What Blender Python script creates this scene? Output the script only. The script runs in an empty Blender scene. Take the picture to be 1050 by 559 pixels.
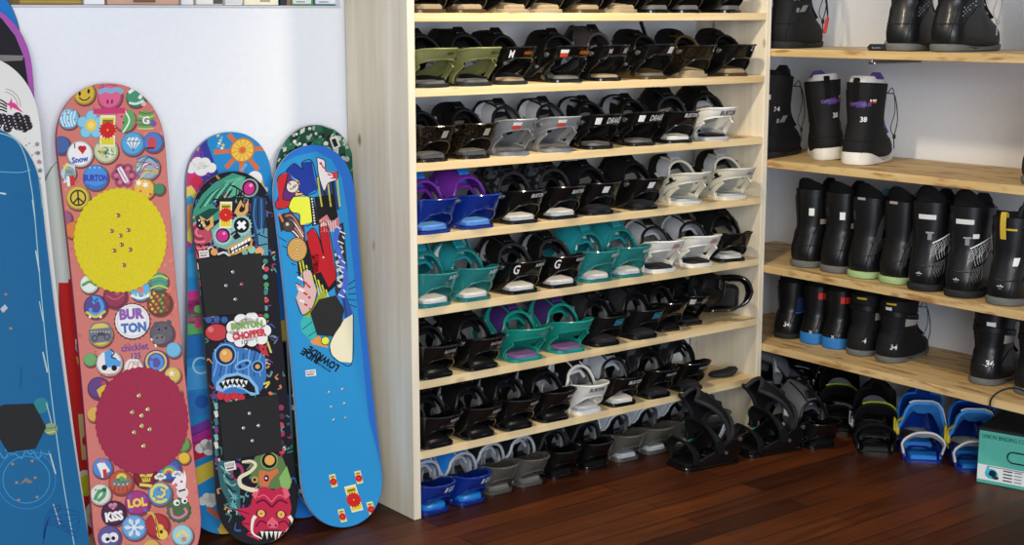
import bpy, math, random
from mathutils import Vector, Matrix
from mathutils.geometry import tessellate_polygon
random.seed(7)
scene = bpy.context.scene
COL = scene.collection
PI = math.pi

# ------------------------------------------------------------------ colour
def lin(c):
    out = []
    for v in c[:3]:
        v = v / 255.0
        out.append(v / 12.92 if v <= 0.04045 else ((v + 0.055) / 1.055) ** 2.4)
    return (out[0], out[1], out[2], 1.0)

def hx(s):
    s = s.lstrip('#')
    return (int(s[0:2], 16), int(s[2:4], 16), int(s[4:6], 16))

# ------------------------------------------------------------------ materials
MATS = {}
def new_mat(name):
    m = bpy.data.materials.new(name)
    m.use_nodes = True
    nt = m.node_tree
    return m, nt, nt.nodes['Principled BSDF']

def plain(name, col, rough=0.4, metal=0.0, trans=0.0, coat=0.0, vary=0.06, scale=40, bump=0.0, ior=1.46, spec=0.5):
    if name in MATS: return MATS[name]
    m, nt, b = new_mat(name)
    L = lin(col)
    tc = nt.nodes.new('ShaderNodeTexCoord')
    nz = nt.nodes.new('ShaderNodeTexNoise'); nz.inputs['Scale'].default_value = scale; nz.inputs['Detail'].default_value = 3
    nt.links.new(tc.outputs['Object'], nz.inputs['Vector'])
    rp = nt.nodes.new('ShaderNodeValToRGB')
    rp.color_ramp.elements[0].position = 0.3; rp.color_ramp.elements[1].position = 0.7
    rp.color_ramp.elements[0].color = tuple(max(0, c * (1 - vary)) for c in L[:3]) + (1,)
    rp.color_ramp.elements[1].color = tuple(min(1, c * (1 + vary)) for c in L[:3]) + (1,)
    nt.links.new(nz.outputs['Fac'], rp.inputs['Fac'])
    nt.links.new(rp.outputs['Color'], b.inputs['Base Color'])
    b.inputs['Roughness'].default_value = rough
    b.inputs['Metallic'].default_value = metal
    b.inputs['IOR'].default_value = ior
    b.inputs['Specular IOR Level'].default_value = spec
    b.inputs['Transmission Weight'].default_value = trans
    b.inputs['Coat Weight'].default_value = coat
    b.inputs['Coat Roughness'].default_value = 0.12
    if bump:
        bp = nt.nodes.new('ShaderNodeBump'); bp.inputs['Strength'].default_value = bump; bp.inputs['Distance'].default_value = 0.002
        nt.links.new(nz.outputs['Fac'], bp.inputs['Height']); nt.links.new(bp.outputs['Normal'], b.inputs['Normal'])
    MATS[name] = m
    return m

def camo(name, c1, c2, rough=0.45, scale=45):
    if name in MATS: return MATS[name]
    m, nt, b = new_mat(name)
    tc = nt.nodes.new('ShaderNodeTexCoord')
    nz = nt.nodes.new('ShaderNodeTexNoise'); nz.inputs['Scale'].default_value = scale; nz.inputs['Detail'].default_value = 2
    nt.links.new(tc.outputs['Object'], nz.inputs['Vector'])
    rp = nt.nodes.new('ShaderNodeValToRGB')
    rp.color_ramp.elements[0].position = 0.5; rp.color_ramp.elements[1].position = 0.58
    rp.color_ramp.elements[0].color = lin(c1); rp.color_ramp.elements[1].color = lin(c2)
    nt.links.new(nz.outputs['Fac'], rp.inputs['Fac']); nt.links.new(rp.outputs['Color'], b.inputs['Base Color'])
    b.inputs['Roughness'].default_value = rough
    MATS[name] = m
    return m

def wood(name, axis, c1, c2, knot, knot_amt=0.5, rough=0.55, stain=0.0):
    """pine panel: grain stretched along one axis plus knots"""
    if name in MATS: return MATS[name]
    m, nt, b = new_mat(name)
    N = nt.nodes; K = nt.links
    tc = N.new('ShaderNodeTexCoord')
    def stretched(s, ln):
        mp = N.new('ShaderNodeMapping')
        sc = [s, s, s]; sc['xyz'.index(axis)] = ln
        mp.inputs['Scale'].default_value = sc
        K.new(tc.outputs['Object'], mp.inputs['Vector'])
        return mp
    g = N.new('ShaderNodeTexNoise'); g.inputs['Scale'].default_value = 1.0; g.inputs['Detail'].default_value = 5; g.inputs['Distortion'].default_value = 0.6
    K.new(stretched(38, 2.2).outputs[0], g.inputs['Vector'])
    rp = N.new('ShaderNodeValToRGB'); rp.color_ramp.elements[0].position = 0.3; rp.color_ramp.elements[1].position = 0.7
    rp.color_ramp.elements[0].color = lin(c2); rp.color_ramp.elements[1].color = lin(c1)
    K.new(g.outputs['Fac'], rp.inputs['Fac'])
    g2 = N.new('ShaderNodeTexNoise'); g2.inputs['Scale'].default_value = 1.0; g2.inputs['Detail'].default_value = 1
    K.new(stretched(9, 0.8).outputs[0], g2.inputs['Vector'])
    mx0 = N.new('ShaderNodeMix'); mx0.data_type = 'RGBA'; mx0.blend_type = 'MULTIPLY'
    rp2 = N.new('ShaderNodeValToRGB'); rp2.color_ramp.elements[0].position = 0.35; rp2.color_ramp.elements[1].position = 0.65
    rp2.color_ramp.elements[0].color = (0.80, 0.78, 0.74, 1); rp2.color_ramp.elements[1].color = (1, 1, 1, 1)
    K.new(g2.outputs['Fac'], rp2.inputs['Fac'])
    mx0.inputs[0].default_value = 0.7
    K.new(rp.outputs['Color'], mx0.inputs[6]); K.new(rp2.outputs['Color'], mx0.inputs[7])
    v = N.new('ShaderNodeTexVoronoi'); v.inputs['Scale'].default_value = 1.0
    K.new(stretched(9.5, 5.0).outputs[0], v.inputs['Vector'])
    kr = N.new('ShaderNodeValToRGB'); kr.color_ramp.elements[0].position = 0.05; kr.color_ramp.elements[1].position = 0.12
    kr.color_ramp.elements[0].color = (1, 1, 1, 1); kr.color_ramp.elements[1].color = (0, 0, 0, 1)
    K.new(v.outputs['Distance'], kr.inputs['Fac'])
    mu = N.new('ShaderNodeMath'); mu.operation = 'MULTIPLY'; mu.inputs[1].default_value = knot_amt
    K.new(kr.outputs['Color'], mu.inputs[0])
    mx = N.new('ShaderNodeMix'); mx.data_type = 'RGBA'
    K.new(mu.outputs[0], mx.inputs[0]); K.new(mx0.outputs[2], mx.inputs[6]); mx.inputs[7].default_value = lin(knot)
    last = mx.outputs[2]
    if stain:
        s = N.new('ShaderNodeTexNoise'); s.inputs['Scale'].default_value = 1; s.inputs['Detail'].default_value = 4
        K.new(stretched(42, 7).outputs[0], s.inputs['Vector'])
        sr = N.new('ShaderNodeValToRGB'); sr.color_ramp.elements[0].position = 0.54; sr.color_ramp.elements[1].position = 0.64
        sr.color_ramp.elements[0].color = (0, 0, 0, 1); sr.color_ramp.elements[1].color = (stain, stain, stain, 1)
        K.new(s.outputs['Fac'], sr.inputs['Fac'])
        ms = N.new('ShaderNodeMix'); ms.data_type = 'RGBA'
        K.new(sr.outputs['Color'], ms.inputs[0]); K.new(last, ms.inputs[6]); ms.inputs[7].default_value = lin(hx('8a5420'))
        last = ms.outputs[2]
    K.new(last, b.inputs['Base Color'])
    b.inputs['Roughness'].default_value = rough
    bp = N.new('ShaderNodeBump'); bp.inputs['Strength'].default_value = 0.12; bp.inputs['Distance'].default_value = 0.001
    K.new(g.outputs['Fac'], bp.inputs['Height']); K.new(bp.outputs['Normal'], b.inputs['Normal'])
    MATS[name] = m
    return m

def print_mat(name='printed_graphic', rough=0.36, coat=0.05):
    if name in MATS: return MATS[name]
    m, nt, b = new_mat(name)
    a = nt.nodes.new('ShaderNodeVertexColor'); a.layer_name = 'Col'
    tc = nt.nodes.new('ShaderNodeTexCoord')
    nz = nt.nodes.new('ShaderNodeTexNoise'); nz.inputs['Scale'].default_value = 25
    nt.links.new(tc.outputs['Object'], nz.inputs['Vector'])
    ml = nt.nodes.new('ShaderNodeMath'); ml.operation = 'MULTIPLY_ADD'; ml.inputs[1].default_value = 0.12; ml.inputs[2].default_value = rough
    nt.links.new(nz.outputs['Fac'], ml.inputs[0]); nt.links.new(ml.outputs[0], b.inputs['Roughness'])
    nt.links.new(a.outputs['Color'], b.inputs['Base Color'])
    b.inputs['Coat Weight'].default_value = coat; b.inputs['Specular IOR Level'].default_value = 0.25
    MATS[name] = m
    return m

def floor_mat():
    m, nt, b = new_mat('floorboards'); N = nt.nodes; K = nt.links
    tc = N.new('ShaderNodeTexCoord')
    br = N.new('ShaderNodeTexBrick')
    br.inputs['Scale'].default_value = 1.0; br.inputs['Mortar Size'].default_value = 0.0016
    br.inputs['Brick Width'].default_value = 0.95; br.inputs['Row Height'].default_value = 0.088
    br.offset = 0.37; br.inputs['Bias'].default_value = -0.1
    br.inputs['Color1'].default_value = lin(hx('461f0a')); br.inputs['Color2'].default_value = lin(hx('743a12')); br.inputs['Mortar'].default_value = lin(hx('140a06'))
    K.new(tc.outputs['Object'], br.inputs['Vector'])
    mp = N.new('ShaderNodeMapping'); mp.inputs['Scale'].default_value = (2.5, 40, 1); K.new(tc.outputs['Object'], mp.inputs['Vector'])
    g = N.new('ShaderNodeTexNoise'); g.inputs['Scale'].default_value = 1; g.inputs['Detail'].default_value = 6; g.inputs['Distortion'].default_value = 1.2
    K.new(mp.outputs[0], g.inputs['Vector'])
    rp = N.new('ShaderNodeValToRGB'); rp.color_ramp.elements[0].position = 0.3; rp.color_ramp.elements[1].position = 0.75
    rp.color_ramp.elements[0].color = (0.45, 0.40, 0.38, 1); rp.color_ramp.elements[1].color = (1.1, 1.1, 1.1, 1)
    K.new(g.outputs['Fac'], rp.inputs['Fac'])
    mx = N.new('ShaderNodeMix'); mx.data_type = 'RGBA'; mx.blend_type = 'MULTIPLY'; mx.inputs[0].default_value = 0.85
    K.new(br.outputs['Color'], mx.inputs[6]); K.new(rp.outputs['Color'], mx.inputs[7])
    big = N.new('ShaderNodeTexNoise'); big.inputs['Scale'].default_value = 2.2; big.inputs['Detail'].default_value = 2
    K.new(tc.outputs['Object'], big.inputs['Vector'])
    rb = N.new('ShaderNodeValToRGB'); rb.color_ramp.elements[0].position = 0.35; rb.color_ramp.elements[1].position = 0.65
    rb.color_ramp.elements[0].color = (0.62, 0.58, 0.55, 1); rb.color_ramp.elements[1].color = (1, 1, 1, 1)
    K.new(big.outputs['Fac'], rb.inputs['Fac'])
    mx2 = N.new('ShaderNodeMix'); mx2.data_type = 'RGBA'; mx2.blend_type = 'MULTIPLY'; mx2.inputs[0].default_value = 1
    K.new(mx.outputs[2], mx2.inputs[6]); K.new(rb.outputs['Color'], mx2.inputs[7])
    K.new(mx2.outputs[2], b.inputs['Base Color'])
    rr = N.new('ShaderNodeMapRange'); rr.inputs['To Min'].default_value = 0.34; rr.inputs['To Max'].default_value = 0.6; b.inputs['Specular IOR Level'].default_value = 0.3
    K.new(g.outputs['Fac'], rr.inputs['Value']); K.new(rr.outputs[0], b.inputs['Roughness'])
    bp = N.new('ShaderNodeBump'); bp.inputs['Strength'].default_value = 0.25; bp.inputs['Distance'].default_value = 0.002
    K.new(br.outputs['Fac'], bp.inputs['Height']); bp.invert = True
    K.new(bp.outputs['Normal'], b.inputs['Normal'])
    return m

# ------------------------------------------------------------------ mesh builder
def cr(P, n):
    """Catmull-Rom through the points, n samples"""
    P = [Vector(p) for p in P]
    if len(P) < 3:
        return [P[0].lerp(P[-1], i / (n - 1)) for i in range(n)]
    out = []
    seg = len(P) - 1
    for i in range(n):
        t = i / (n - 1) * seg
        k = min(int(t), seg - 1); f = t - k
        p1, p2 = P[k], P[k + 1]
        p0 = P[k - 1] if k > 0 else p1 * 2 - p2
        p3 = P[k + 2] if k + 2 <= seg else p2 * 2 - p1
        out.append(0.5 * ((2 * p1) + (p2 - p0) * f + (2 * p0 - 5 * p1 + 4 * p2 - p3) * f * f + (3 * p1 - p0 - 3 * p2 + p3) * f ** 3))
    return out

def interp(xs, ys, x):
    if x <= xs[0]: return ys[0]
    for i in range(1, len(xs)):
        if x <= xs[i]:
            f = (x - xs[i - 1]) / (xs[i] - xs[i - 1]); f = f * f * (3 - 2 * f) * 0.5 + f * 0.5
            return ys[i - 1] * (1 - f) + ys[i] * f
    return ys[-1]

class MB:
    def __init__(s): s.v = []; s.f = []; s.m = []; s.c = []
    def add(s, verts, faces, mat=0, col=None):
        o = len(s.v); s.v.extend(Vector(v) for v in verts)
        for f in faces:
            s.f.append([i + o for i in f]); s.m.append(mat); s.c.append(col)
    def box(s, c, d, r=0.0, mat=0, col=None, M=None):
        """chamfered box, centre c, full sizes d, chamfer r"""
        hx_, hy, hz = d[0] / 2, d[1] / 2, d[2] / 2
        r = min(r, hx_ * .98, hy * .98, hz * .98)
        V = []
        idx = {}
        for sx in (-1, 1):
            for sy in (-1, 1):
                for sz in (-1, 1):
                    for a in range(3):
                        p = [sx * hx_, sy * hy, sz * hz]
                        for b in range(3):
                            if b != a: p[b] -= (sx, sy, sz)[b] * r
                        idx[(sx, sy, sz, a)] = len(V); V.append(Vector(p))
        F = []
        for a in range(3):
            b, c2 = [(1, 2), (2, 0), (0, 1)][a]
            for sg in (-1, 1):
                q = []
                for (i, j) in ((-1, -1), (1, -1), (1, 1), (-1, 1)):
                    k = [0, 0, 0]; k[a] = sg; k[b] = i; k[c2] = j
                    q.append(idx[(k[0], k[1], k[2], a)])
                F.append(q if sg > 0 else q[::-1])
        if r > 0:
            for a in range(3):
                b, c2 = [(1, 2), (2, 0), (0, 1)][a]
                for i in (-1, 1):
                    for j in (-1, 1):
                        k0 = [0, 0, 0]; k0[a] = -1; k0[b] = i; k0[c2] = j
                        k1 = list(k0); k1[a] = 1
                        q = [idx[tuple(k0) + (b,)], idx[tuple(k1) + (b,)], idx[tuple(k1) + (c2,)], idx[tuple(k0) + (c2,)]]
                        F.append(q if i * j > 0 else q[::-1])
            for sx in (-1, 1):
                for sy in (-1, 1):
                    for sz in (-1, 1):
                        q = [idx[(sx, sy, sz, a)] for a in range(3)]
                        F.append(q if sx * sy * sz > 0 else q[::-1])
        c = Vector(c)
        V = [(M @ (v + c) if M else v + c) for v in V]
        s.add(V, F, mat, col)
    def rings(s, R, mat=0, cap=True, col=None, closed=True):
        n = len(R[0]); V = [p for r in R for p in r]; F = []
        for i in range(len(R) - 1):
            for j in range(n if closed else n - 1):
                k = (j + 1) % n
                F.append([i * n + j, i * n + k, (i + 1) * n + k, (i + 1) * n + j])
        if cap:
            F.append(list(range(n))[::-1]); F.append([(len(R) - 1) * n + j for j in range(n)])
        s.add(V, F, mat, col)
    def tube(s, P, r, n=8, mat=0, col=None):
        P = [Vector(p) for p in P]; R = []
        ref = Vector((0, 0, 1))
        for i, p in enumerate(P):
            T = (P[min(i + 1, len(P) - 1)] - P[max(i - 1, 0)]).normalized()
            if abs(T.dot(ref)) > 0.95: ref = Vector((1, 0, 0))
            A = T.cross(ref).normalized(); B = T.cross(A); ref = A.cross(T) if abs(A.cross(T).dot(T)) < .9 else ref
            rr = r[i] if isinstance(r, (list, tuple)) else r
            R.append([p + A * (rr * math.cos(2 * PI * k / n)) + B * (rr * math.sin(2 * PI * k / n)) for k in range(n)])
        s.rings(R, mat, True, col)
    def ribbon(s, P, w, th, wdir, mat=0, col=None):
        """strap swept along P; wdir = direction of its width (vector or list)"""
        P = [Vector(p) for p in P]; R = []
        for i, p in enumerate(P):
            T = (P[min(i + 1, len(P) - 1)] - P[max(i - 1, 0)]).normalized()
            W = Vector(wdir[i] if isinstance(wdir, list) else wdir); W = (W - T * W.dot(T)).normalized()
            Nn = T.cross(W)
            ww = (w[i] if isinstance(w, (list, tuple)) else w) / 2; t = (th[i] if isinstance(th, (list, tuple)) else th) / 2
            c = min(t * .7, ww * .5)
            pr = [(ww - c, t), (ww, t - c), (ww, -t + c), (ww - c, -t), (-ww + c, -t), (-ww, -t + c), (-ww, t - c), (-ww + c, t)]
            R.append([p + W * a + Nn * b for a, b in pr])
        s.rings(R, mat, True, col)
    def shell(s, G, th, skip=None, mat=0, col=None):
        """grid of points given a thickness; skip = set of (i,j) cells left open"""
        n, m = len(G), len(G[0]); skip = skip or set()
        Nn = [[None] * m for _ in range(n)]
        for i in range(n):
            for j in range(m):
                a = G[min(i + 1, n - 1)][j] - G[max(i - 1, 0)][j]; b = G[i][min(j + 1, m - 1)] - G[i][max(j - 1, 0)]
                c = a.cross(b); Nn[i][j] = c.normalized() if c.length > 1e-12 else Vector((0, 0, 1))
        V = [G[i][j] for i in range(n) for j in range(m)] + [G[i][j] - Nn[i][j] * th for i in range(n) for j in range(m)]
        o = n * m; F = []; E = {}
        for i in range(n - 1):
            for j in range(m - 1):
                if (i, j) in skip: continue
                q = [i * m + j, (i + 1) * m + j, (i + 1) * m + j + 1, i * m + j + 1]
                F.append(q); F.append([k + o for k in q[::-1]])
                for k in range(4):
                    e = (q[k], q[(k + 1) % 4]); E[e] = E.get(e, 0) + 1
        for (a, b) in list(E):
            if (b, a) not in E: F.append([b, a, a + o, b + o])
        s.add(V, F, mat, col)
    def prism(s, poly, z0, z1, bev=0.0, mat=0, col=None, M=None):
        """extruded outline (counter-clockwise), bevelled top edge"""
        cx = sum(p[0] for p in poly) / len(poly); cy = sum(p[1] for p in poly) / len(poly)
        def ins(d):
            out = []
            n = len(poly)
            for i in range(n):
                a, b, c = Vector(poly[i - 1]), Vector(poly[i]), Vector(poly[(i + 1) % n])
                t = (c - a); nn = Vector((t.y, -t.x));
                if nn.length > 0: nn.normalize()
                out.append((b.x - nn.x * d, b.y - nn.y * d))
            return out
        levels = [(poly, z0)]
        if bev: levels += [(poly, z1 - bev), (ins(bev), z1)]
        else: levels += [(poly, z1)]
        R = [[(M @ Vector((x, y, z)) if M else Vector((x, y, z))) for x, y in L] for L, z in levels]
        s.rings(R, mat, True, col)
    def build(s, name, mats, parent=None, sharp=38, loc=None):
        me = bpy.data.meshes.new(name)
        me.from_pydata([tuple(v) for v in s.v], [], s.f)
        if not isinstance(mats, (list, tuple)): mats = [mats]
        for mt in mats: me.materials.append(mt)
        me.polygons.foreach_set('material_index', s.m)
        me.polygons.foreach_set('use_smooth', [True] * len(s.f))
        if any(c is not None for c in s.c):
            at = me.color_attributes.new('Col', 'FLOAT_COLOR', 'CORNER')
            buf = []
            for f, c in zip(s.f, s.c):
                L = lin(c if c is not None else (255, 255, 255))
                buf.extend(L * len(f))
            at.data.foreach_set('color', buf)
        me.validate(); me.update()
        me.set_sharp_from_angle(angle=math.radians(sharp))
        o = bpy.data.objects.new(name, me); COL.objects.link(o)
        if parent: o.parent = parent
        if loc: o.location = loc
        return o

def thing(name, label, cat, loc=(0, 0, 0), rot=(0, 0, 0), group=None):
    o = bpy.data.objects.new(name, None); COL.objects.link(o)
    o.empty_display_size = 0.05; o.location = loc; o.rotation_euler = rot
    o['label'] = label; o['category'] = cat
    if group: o['group'] = group
    return o
def tag(o, label, cat, group=None):
    o['label'] = label; o['category'] = cat
    if group: o['group'] = group
    return o
def structure(o): o['kind'] = 'structure'; return o
def copy_tree(root):
    r = root.copy(); COL.objects.link(r)
    for ch in list(root.children):
        c = ch.copy(); COL.objects.link(c); c.parent = r
        for g in list(ch.children):
            d = g.copy(); COL.objects.link(d); d.parent = c
    return r

# ------------------------------------------------------------------ lettering
_TX = {}
def text_geo(body, bold=0.0):
    """(verts2d, faces, width, height), cap height about 1, centred"""
    k = (body, bold)
    if k in _TX: return _TX[k]
    cu = bpy.data.curves.new('lettering', 'FONT'); cu.body = body; cu.size = 1.0; cu.resolution_u = 2
    cu.offset = bold; cu.fill_mode = 'FRONT'
    ob = bpy.data.objects.new('lettering', cu); COL.objects.link(ob)
    bpy.context.view_layer.update()
    me = ob.to_mesh()
    V = [(v.co.x, v.co.y) for v in me.vertices]; F = [list(p.vertices) for p in me.polygons]
    ob.to_mesh_clear(); bpy.data.objects.remove(ob); bpy.data.curves.remove(cu)
    x0 = min(v[0] for v in V); x1 = max(v[0] for v in V); y0 = min(v[1] for v in V); y1 = max(v[1] for v in V)
    h = y1 - y0
    V = [((x - (x0 + x1) / 2) / h, (y - (y0 + y1) / 2) / h) for x, y in V]
    _TX[k] = (V, F, (x1 - x0) / h, 1.0)
    return _TX[k]
# ------------------------------------------------------------------ camera
CF = 1453.1254; CPITCH = 0.1791; CYAW = 0.6571; CROLL = -0.0017
CPOS = Vector((-2.1544, -3.2189, 1.415))
_fw = Vector((math.sin(CYAW) * math.cos(CPITCH), math.cos(CYAW) * math.cos(CPITCH), -math.sin(CPITCH)))
_r = Vector((math.cos(CYAW), -math.sin(CYAW), 0)); _u = _r.cross(_fw)
_c, _s = math.cos(CROLL), math.sin(CROLL)
_r, _u = _r * _c + _u * _s, _u * _c - _r * _s
cam = bpy.data.cameras.new('camera'); camo_ = bpy.data.objects.new('camera', cam); COL.objects.link(camo_)
cam.sensor_width = 36; cam.lens = CF / 1050 * 36; cam.clip_start = 0.05
M_ = Matrix((( _r.x, _u.x, -_fw.x, CPOS.x), (_r.y, _u.y, -_fw.y, CPOS.y), (_r.z, _u.z, -_fw.z, CPOS.z), (0, 0, 0, 1)))
camo_.matrix_world = M_
scene.camera = camo_

def ray(x, y): return _fw + _r * ((x - 525) / CF) - _u * ((y - 279.5) / CF)
def on_plane(x, y, P, n):
    d = ray(x, y); return CPOS + d * ((P - CPOS).dot(n) / d.dot(n))
def atz(x, y, z): return on_plane(x, y, Vector((0, 0, z)), Vector((0, 0, 1)))
def aty(x, y, Y): return on_plane(x, y, Vector((0, Y, 0)), Vector((0, 1, 0)))

# ------------------------------------------------------------------ the room
WALL_Y = 0.335; WALL_X = 1.832
wallm = plain('white_wall_paint', (226, 228, 232), rough=0.75, vary=0.015, scale=60, bump=0.25)
capm = plain('wall_cap_paint', (196, 196, 200), rough=0.6, vary=0.03)
b = MB(); b.box((0.3, -1.0, -0.03), (6.5, 6.0, 0.06)); structure(b.build('floor', floor_mat()))
b = MB(); b.box(((WALL_X + 0.1 - 0.03) / 2, WALL_Y + 0.05, 1.25), (WALL_X + 0.1 + 0.03, 0.1, 2.5)); structure(b.build('wall_back', wallm))
b = MB(); b.box((WALL_X + 0.05, -1.0, 1.25), (0.1, 2.67, 2.5)); structure(b.build('wall_right', wallm))
b = MB(); b.box((-1.515, WALL_Y + 0.08, 0.7195), (2.97, 0.16, 1.439)); structure(b.build('wall_left', wallm))
b = MB(); b.box((-1.515, WALL_Y + 0.0785, 1.4415), (2.97, 0.165, 0.006), 0.001); structure(b.build('trim_1', capm))
b = MB(); b.box((-0.6, 2.0, 1.25), (4.8, 0.1, 2.5)); structure(b.build('wall_rear', plain('far_wall_paint', (205, 205, 216), rough=0.8, vary=0.02)))

# ------------------------------------------------------------------ the shelving unit
pineX = wood('pine_along_shelf', 'x', hx('efd9ab'), hx('dcbd86'), hx('6b4524'), 0.35)
pineZ = wood('pine_panel_upright', 'z', hx('efe5d0'), hx('e0d3b8'), hx('5a4028'), 0.75)
pineY = wood('pine_wall_shelf', 'y', hx('dcc08a'), hx('c3a066'), hx('6b3d18'), 0.6, stain=0.75)
W_ = 1.3826; D_ = 0.317; T_ = 0.024; TH = 0.0236
ZB = [1.4, 1.1983, 0.995, 0.7946, 0.5865, 0.3796, 0.1746]
TOP = [z + TH for z in ZB] + [0.0]
u = thing('shelving_unit', 'tall pine plywood shelving unit filled with snowboard bindings', 'shelf unit', (W_ / 2, D_ / 2, 0))
def L_(p): return Vector((p[0] - W_ / 2, p[1] - D_ / 2, p[2]))
for x in (-T_ / 2, W_ + T_ / 2):
    b = MB(); b.box(L_((x, D_ / 2, 0.9)), (T_, D_, 1.8), 0.0012); b.build('side_panel', pineZ, u)
for z in ZB + [1.6]:
    b = MB(); b.box(L_((W_ / 2, D_ / 2, z + TH / 2)), (W_ - 0.0004, D_, TH), 0.001); b.build('shelf', pineX, u)

# shelves fixed to the right-hand wall
RX = 1.41; RTH = 0.0252
RZ = [1.2824, 0.9147, 0.5581, 0.2857]
RTOP = [z + RTH for z in RZ]
metal = plain('grey_steel', (150, 152, 156), rough=0.35, metal=0.9)
labs = ['pine wall shelf by the right wall, topmost, grey bracket showing under it',
        'pine wall shelf carrying the black boots with white soles',
        'pine wall shelf carrying the long row of black boots with white lattice pair',
        'lowest pine wall shelf with brown stained front edge, above the floor bindings']
for k, z in enumerate(RZ):
    b = MB(); b.box(((RX + WALL_X) / 2, -0.93, z + RTH / 2), (WALL_X - RX - 0.0006, 2.526, RTH), 0.0012)
    o = tag(b.build('wall_shelf', pineY), labs[k], 'shelf', 'pine shelves on the right wall')
    if k == 0:
        b = MB(); b.box((RX + 0.15, -0.385, z - 0.013), (0.24, 0.026, 0.008), 0.002)
        b.box((RX + 0.15, -0.385, z - 0.007), (0.24, 0.006, 0.0136), 0.001)
        b.build('bracket', metal, o)
# ------------------------------------------------------------------ snowboard bindings
BLK = plain('black_gloss_plastic', (13, 13, 14), rough=0.2, coat=0.4)
BLKM = plain('black_matte_plastic', (14, 14, 15), rough=0.42, spec=.35)
BLKF = plain('black_padded_fabric', (17, 17, 19), rough=0.85, bump=0.5, scale=300, spec=.2)
DGREY = plain('charcoal_rubber', (38, 38, 40), rough=0.7, spec=.3)
MGREY = plain('mid_grey_plastic', (120, 122, 126), rough=0.45)
LGREY = plain('light_grey_plastic', (172, 175, 180), rough=0.42)
SILV = plain('silver_grey_plastic', (150, 152, 154), rough=0.32, metal=0.25)
WHITE = plain('white_plastic', (222, 220, 212), rough=0.35, coat=0.2)
BONE = plain('off_white_plastic', (205, 202, 186), rough=0.4, coat=0.2)
PADW = plain('pale_foam_pad', (205, 203, 198), rough=0.7)
PADG = plain('grey_foam_pad', (98, 96, 92), rough=0.7)
PADT = plain('tan_foam_pad', (150, 132, 104), rough=0.7)
OLIVE = plain('olive_green_plastic', (122, 124, 74), rough=0.45, coat=0.15)
BROWN = plain('bronze_plastic', (84, 66, 40), rough=0.3, metal=0.3)
BLUET = plain('clear_blue_plastic', (22, 62, 168), rough=0.12, trans=0.45, coat=0.5)
BLUEP = plain('sky_blue_foam_pad', (92, 146, 214), rough=0.6)
BLUES = plain('bright_blue_plastic', (30, 118, 200), rough=0.35)
PURP = plain('purple_plastic', (110, 44, 150), rough=0.35, coat=0.2)
PURPD = plain('dark_purple_pad', (62, 38, 96), rough=0.5)
MAUVE = plain('mauve_foam_pad', (112, 78, 130), rough=0.6)
TEALT = plain('clear_teal_plastic', (60, 176, 174), rough=0.12, trans=0.6, coat=0.5)
TEALS = plain('teal_strap_plastic', (34, 140, 148), rough=0.35)
TEALG = plain('green_teal_plastic', (20, 138, 122), rough=0.35, coat=0.25)
SMOKE = plain('clear_smoky_plastic', (150, 146, 136), rough=0.14, trans=0.75, coat=0.3)
CAMO = camo('black_grey_camo', (18, 18, 20), (70, 73, 80))
STEEL = plain('buckle_metal', (168, 168, 170), rough=0.25, metal=0.85)
YEL = plain('yellow_plastic', (198, 176, 36), rough=0.45)
LIME = plain('lime_plastic', (160, 178, 40), rough=0.5)
GRNL = plain('green_cord', (20, 130, 70), rough=0.6)
PRT = print_mat()

HQ = [0, .15, .3, .45, .6, .8, 1.0]
HXY = [(0, -.123), (.034, -.121), (.055, -.106), (.063, -.072), (.064, -.03), (.060, .02), (.054, .085)]
_full = [(-x, y, 0) for x, y in HXY[:0:-1]] + [(x, y, 0) for x, y in HXY]
ZU = {'A': [.106, .106, .105, .099, .080, .050, .028], 'B': [.100, .100, .100, .096, .082, .056, .030]}
ZL = {'A': [.079, .077, .071, .056, .036, .016, .006], 'B': [.062, .058, .040, .018, .007, .006, .006]}
ZU['C'] = [.092, .092, .092, .09, .08, .05, .026]; ZL['C'] = [.050, .048, .036, .016, .007, .006, .006]

_dense = cr(_full, 121)
def hoop_pt(q, z, hw, out=0.0):
    """outer surface of the heel loop, q in -1..1 from left toe side to right toe side"""
    t = (q + 1) / 2 * 120; k = min(int(t), 119); f = t - k
    p = _dense[k].lerp(_dense[k + 1], f); d = (_dense[min(k + 2, 120)] - _dense[max(k - 1, 0)]).normalized()
    n = Vector((d.y, -d.x, 0)); s = hw / 0.064
    p = Vector((p.x * s, p.y - (z - .05) * .66 * max(0, 1 - abs(q) * 1.25), 0)) + n * ((z - .06) * .12 * max(0, 1 - abs(q)) + out)
    return Vector((p.x, p.y, z))

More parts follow.
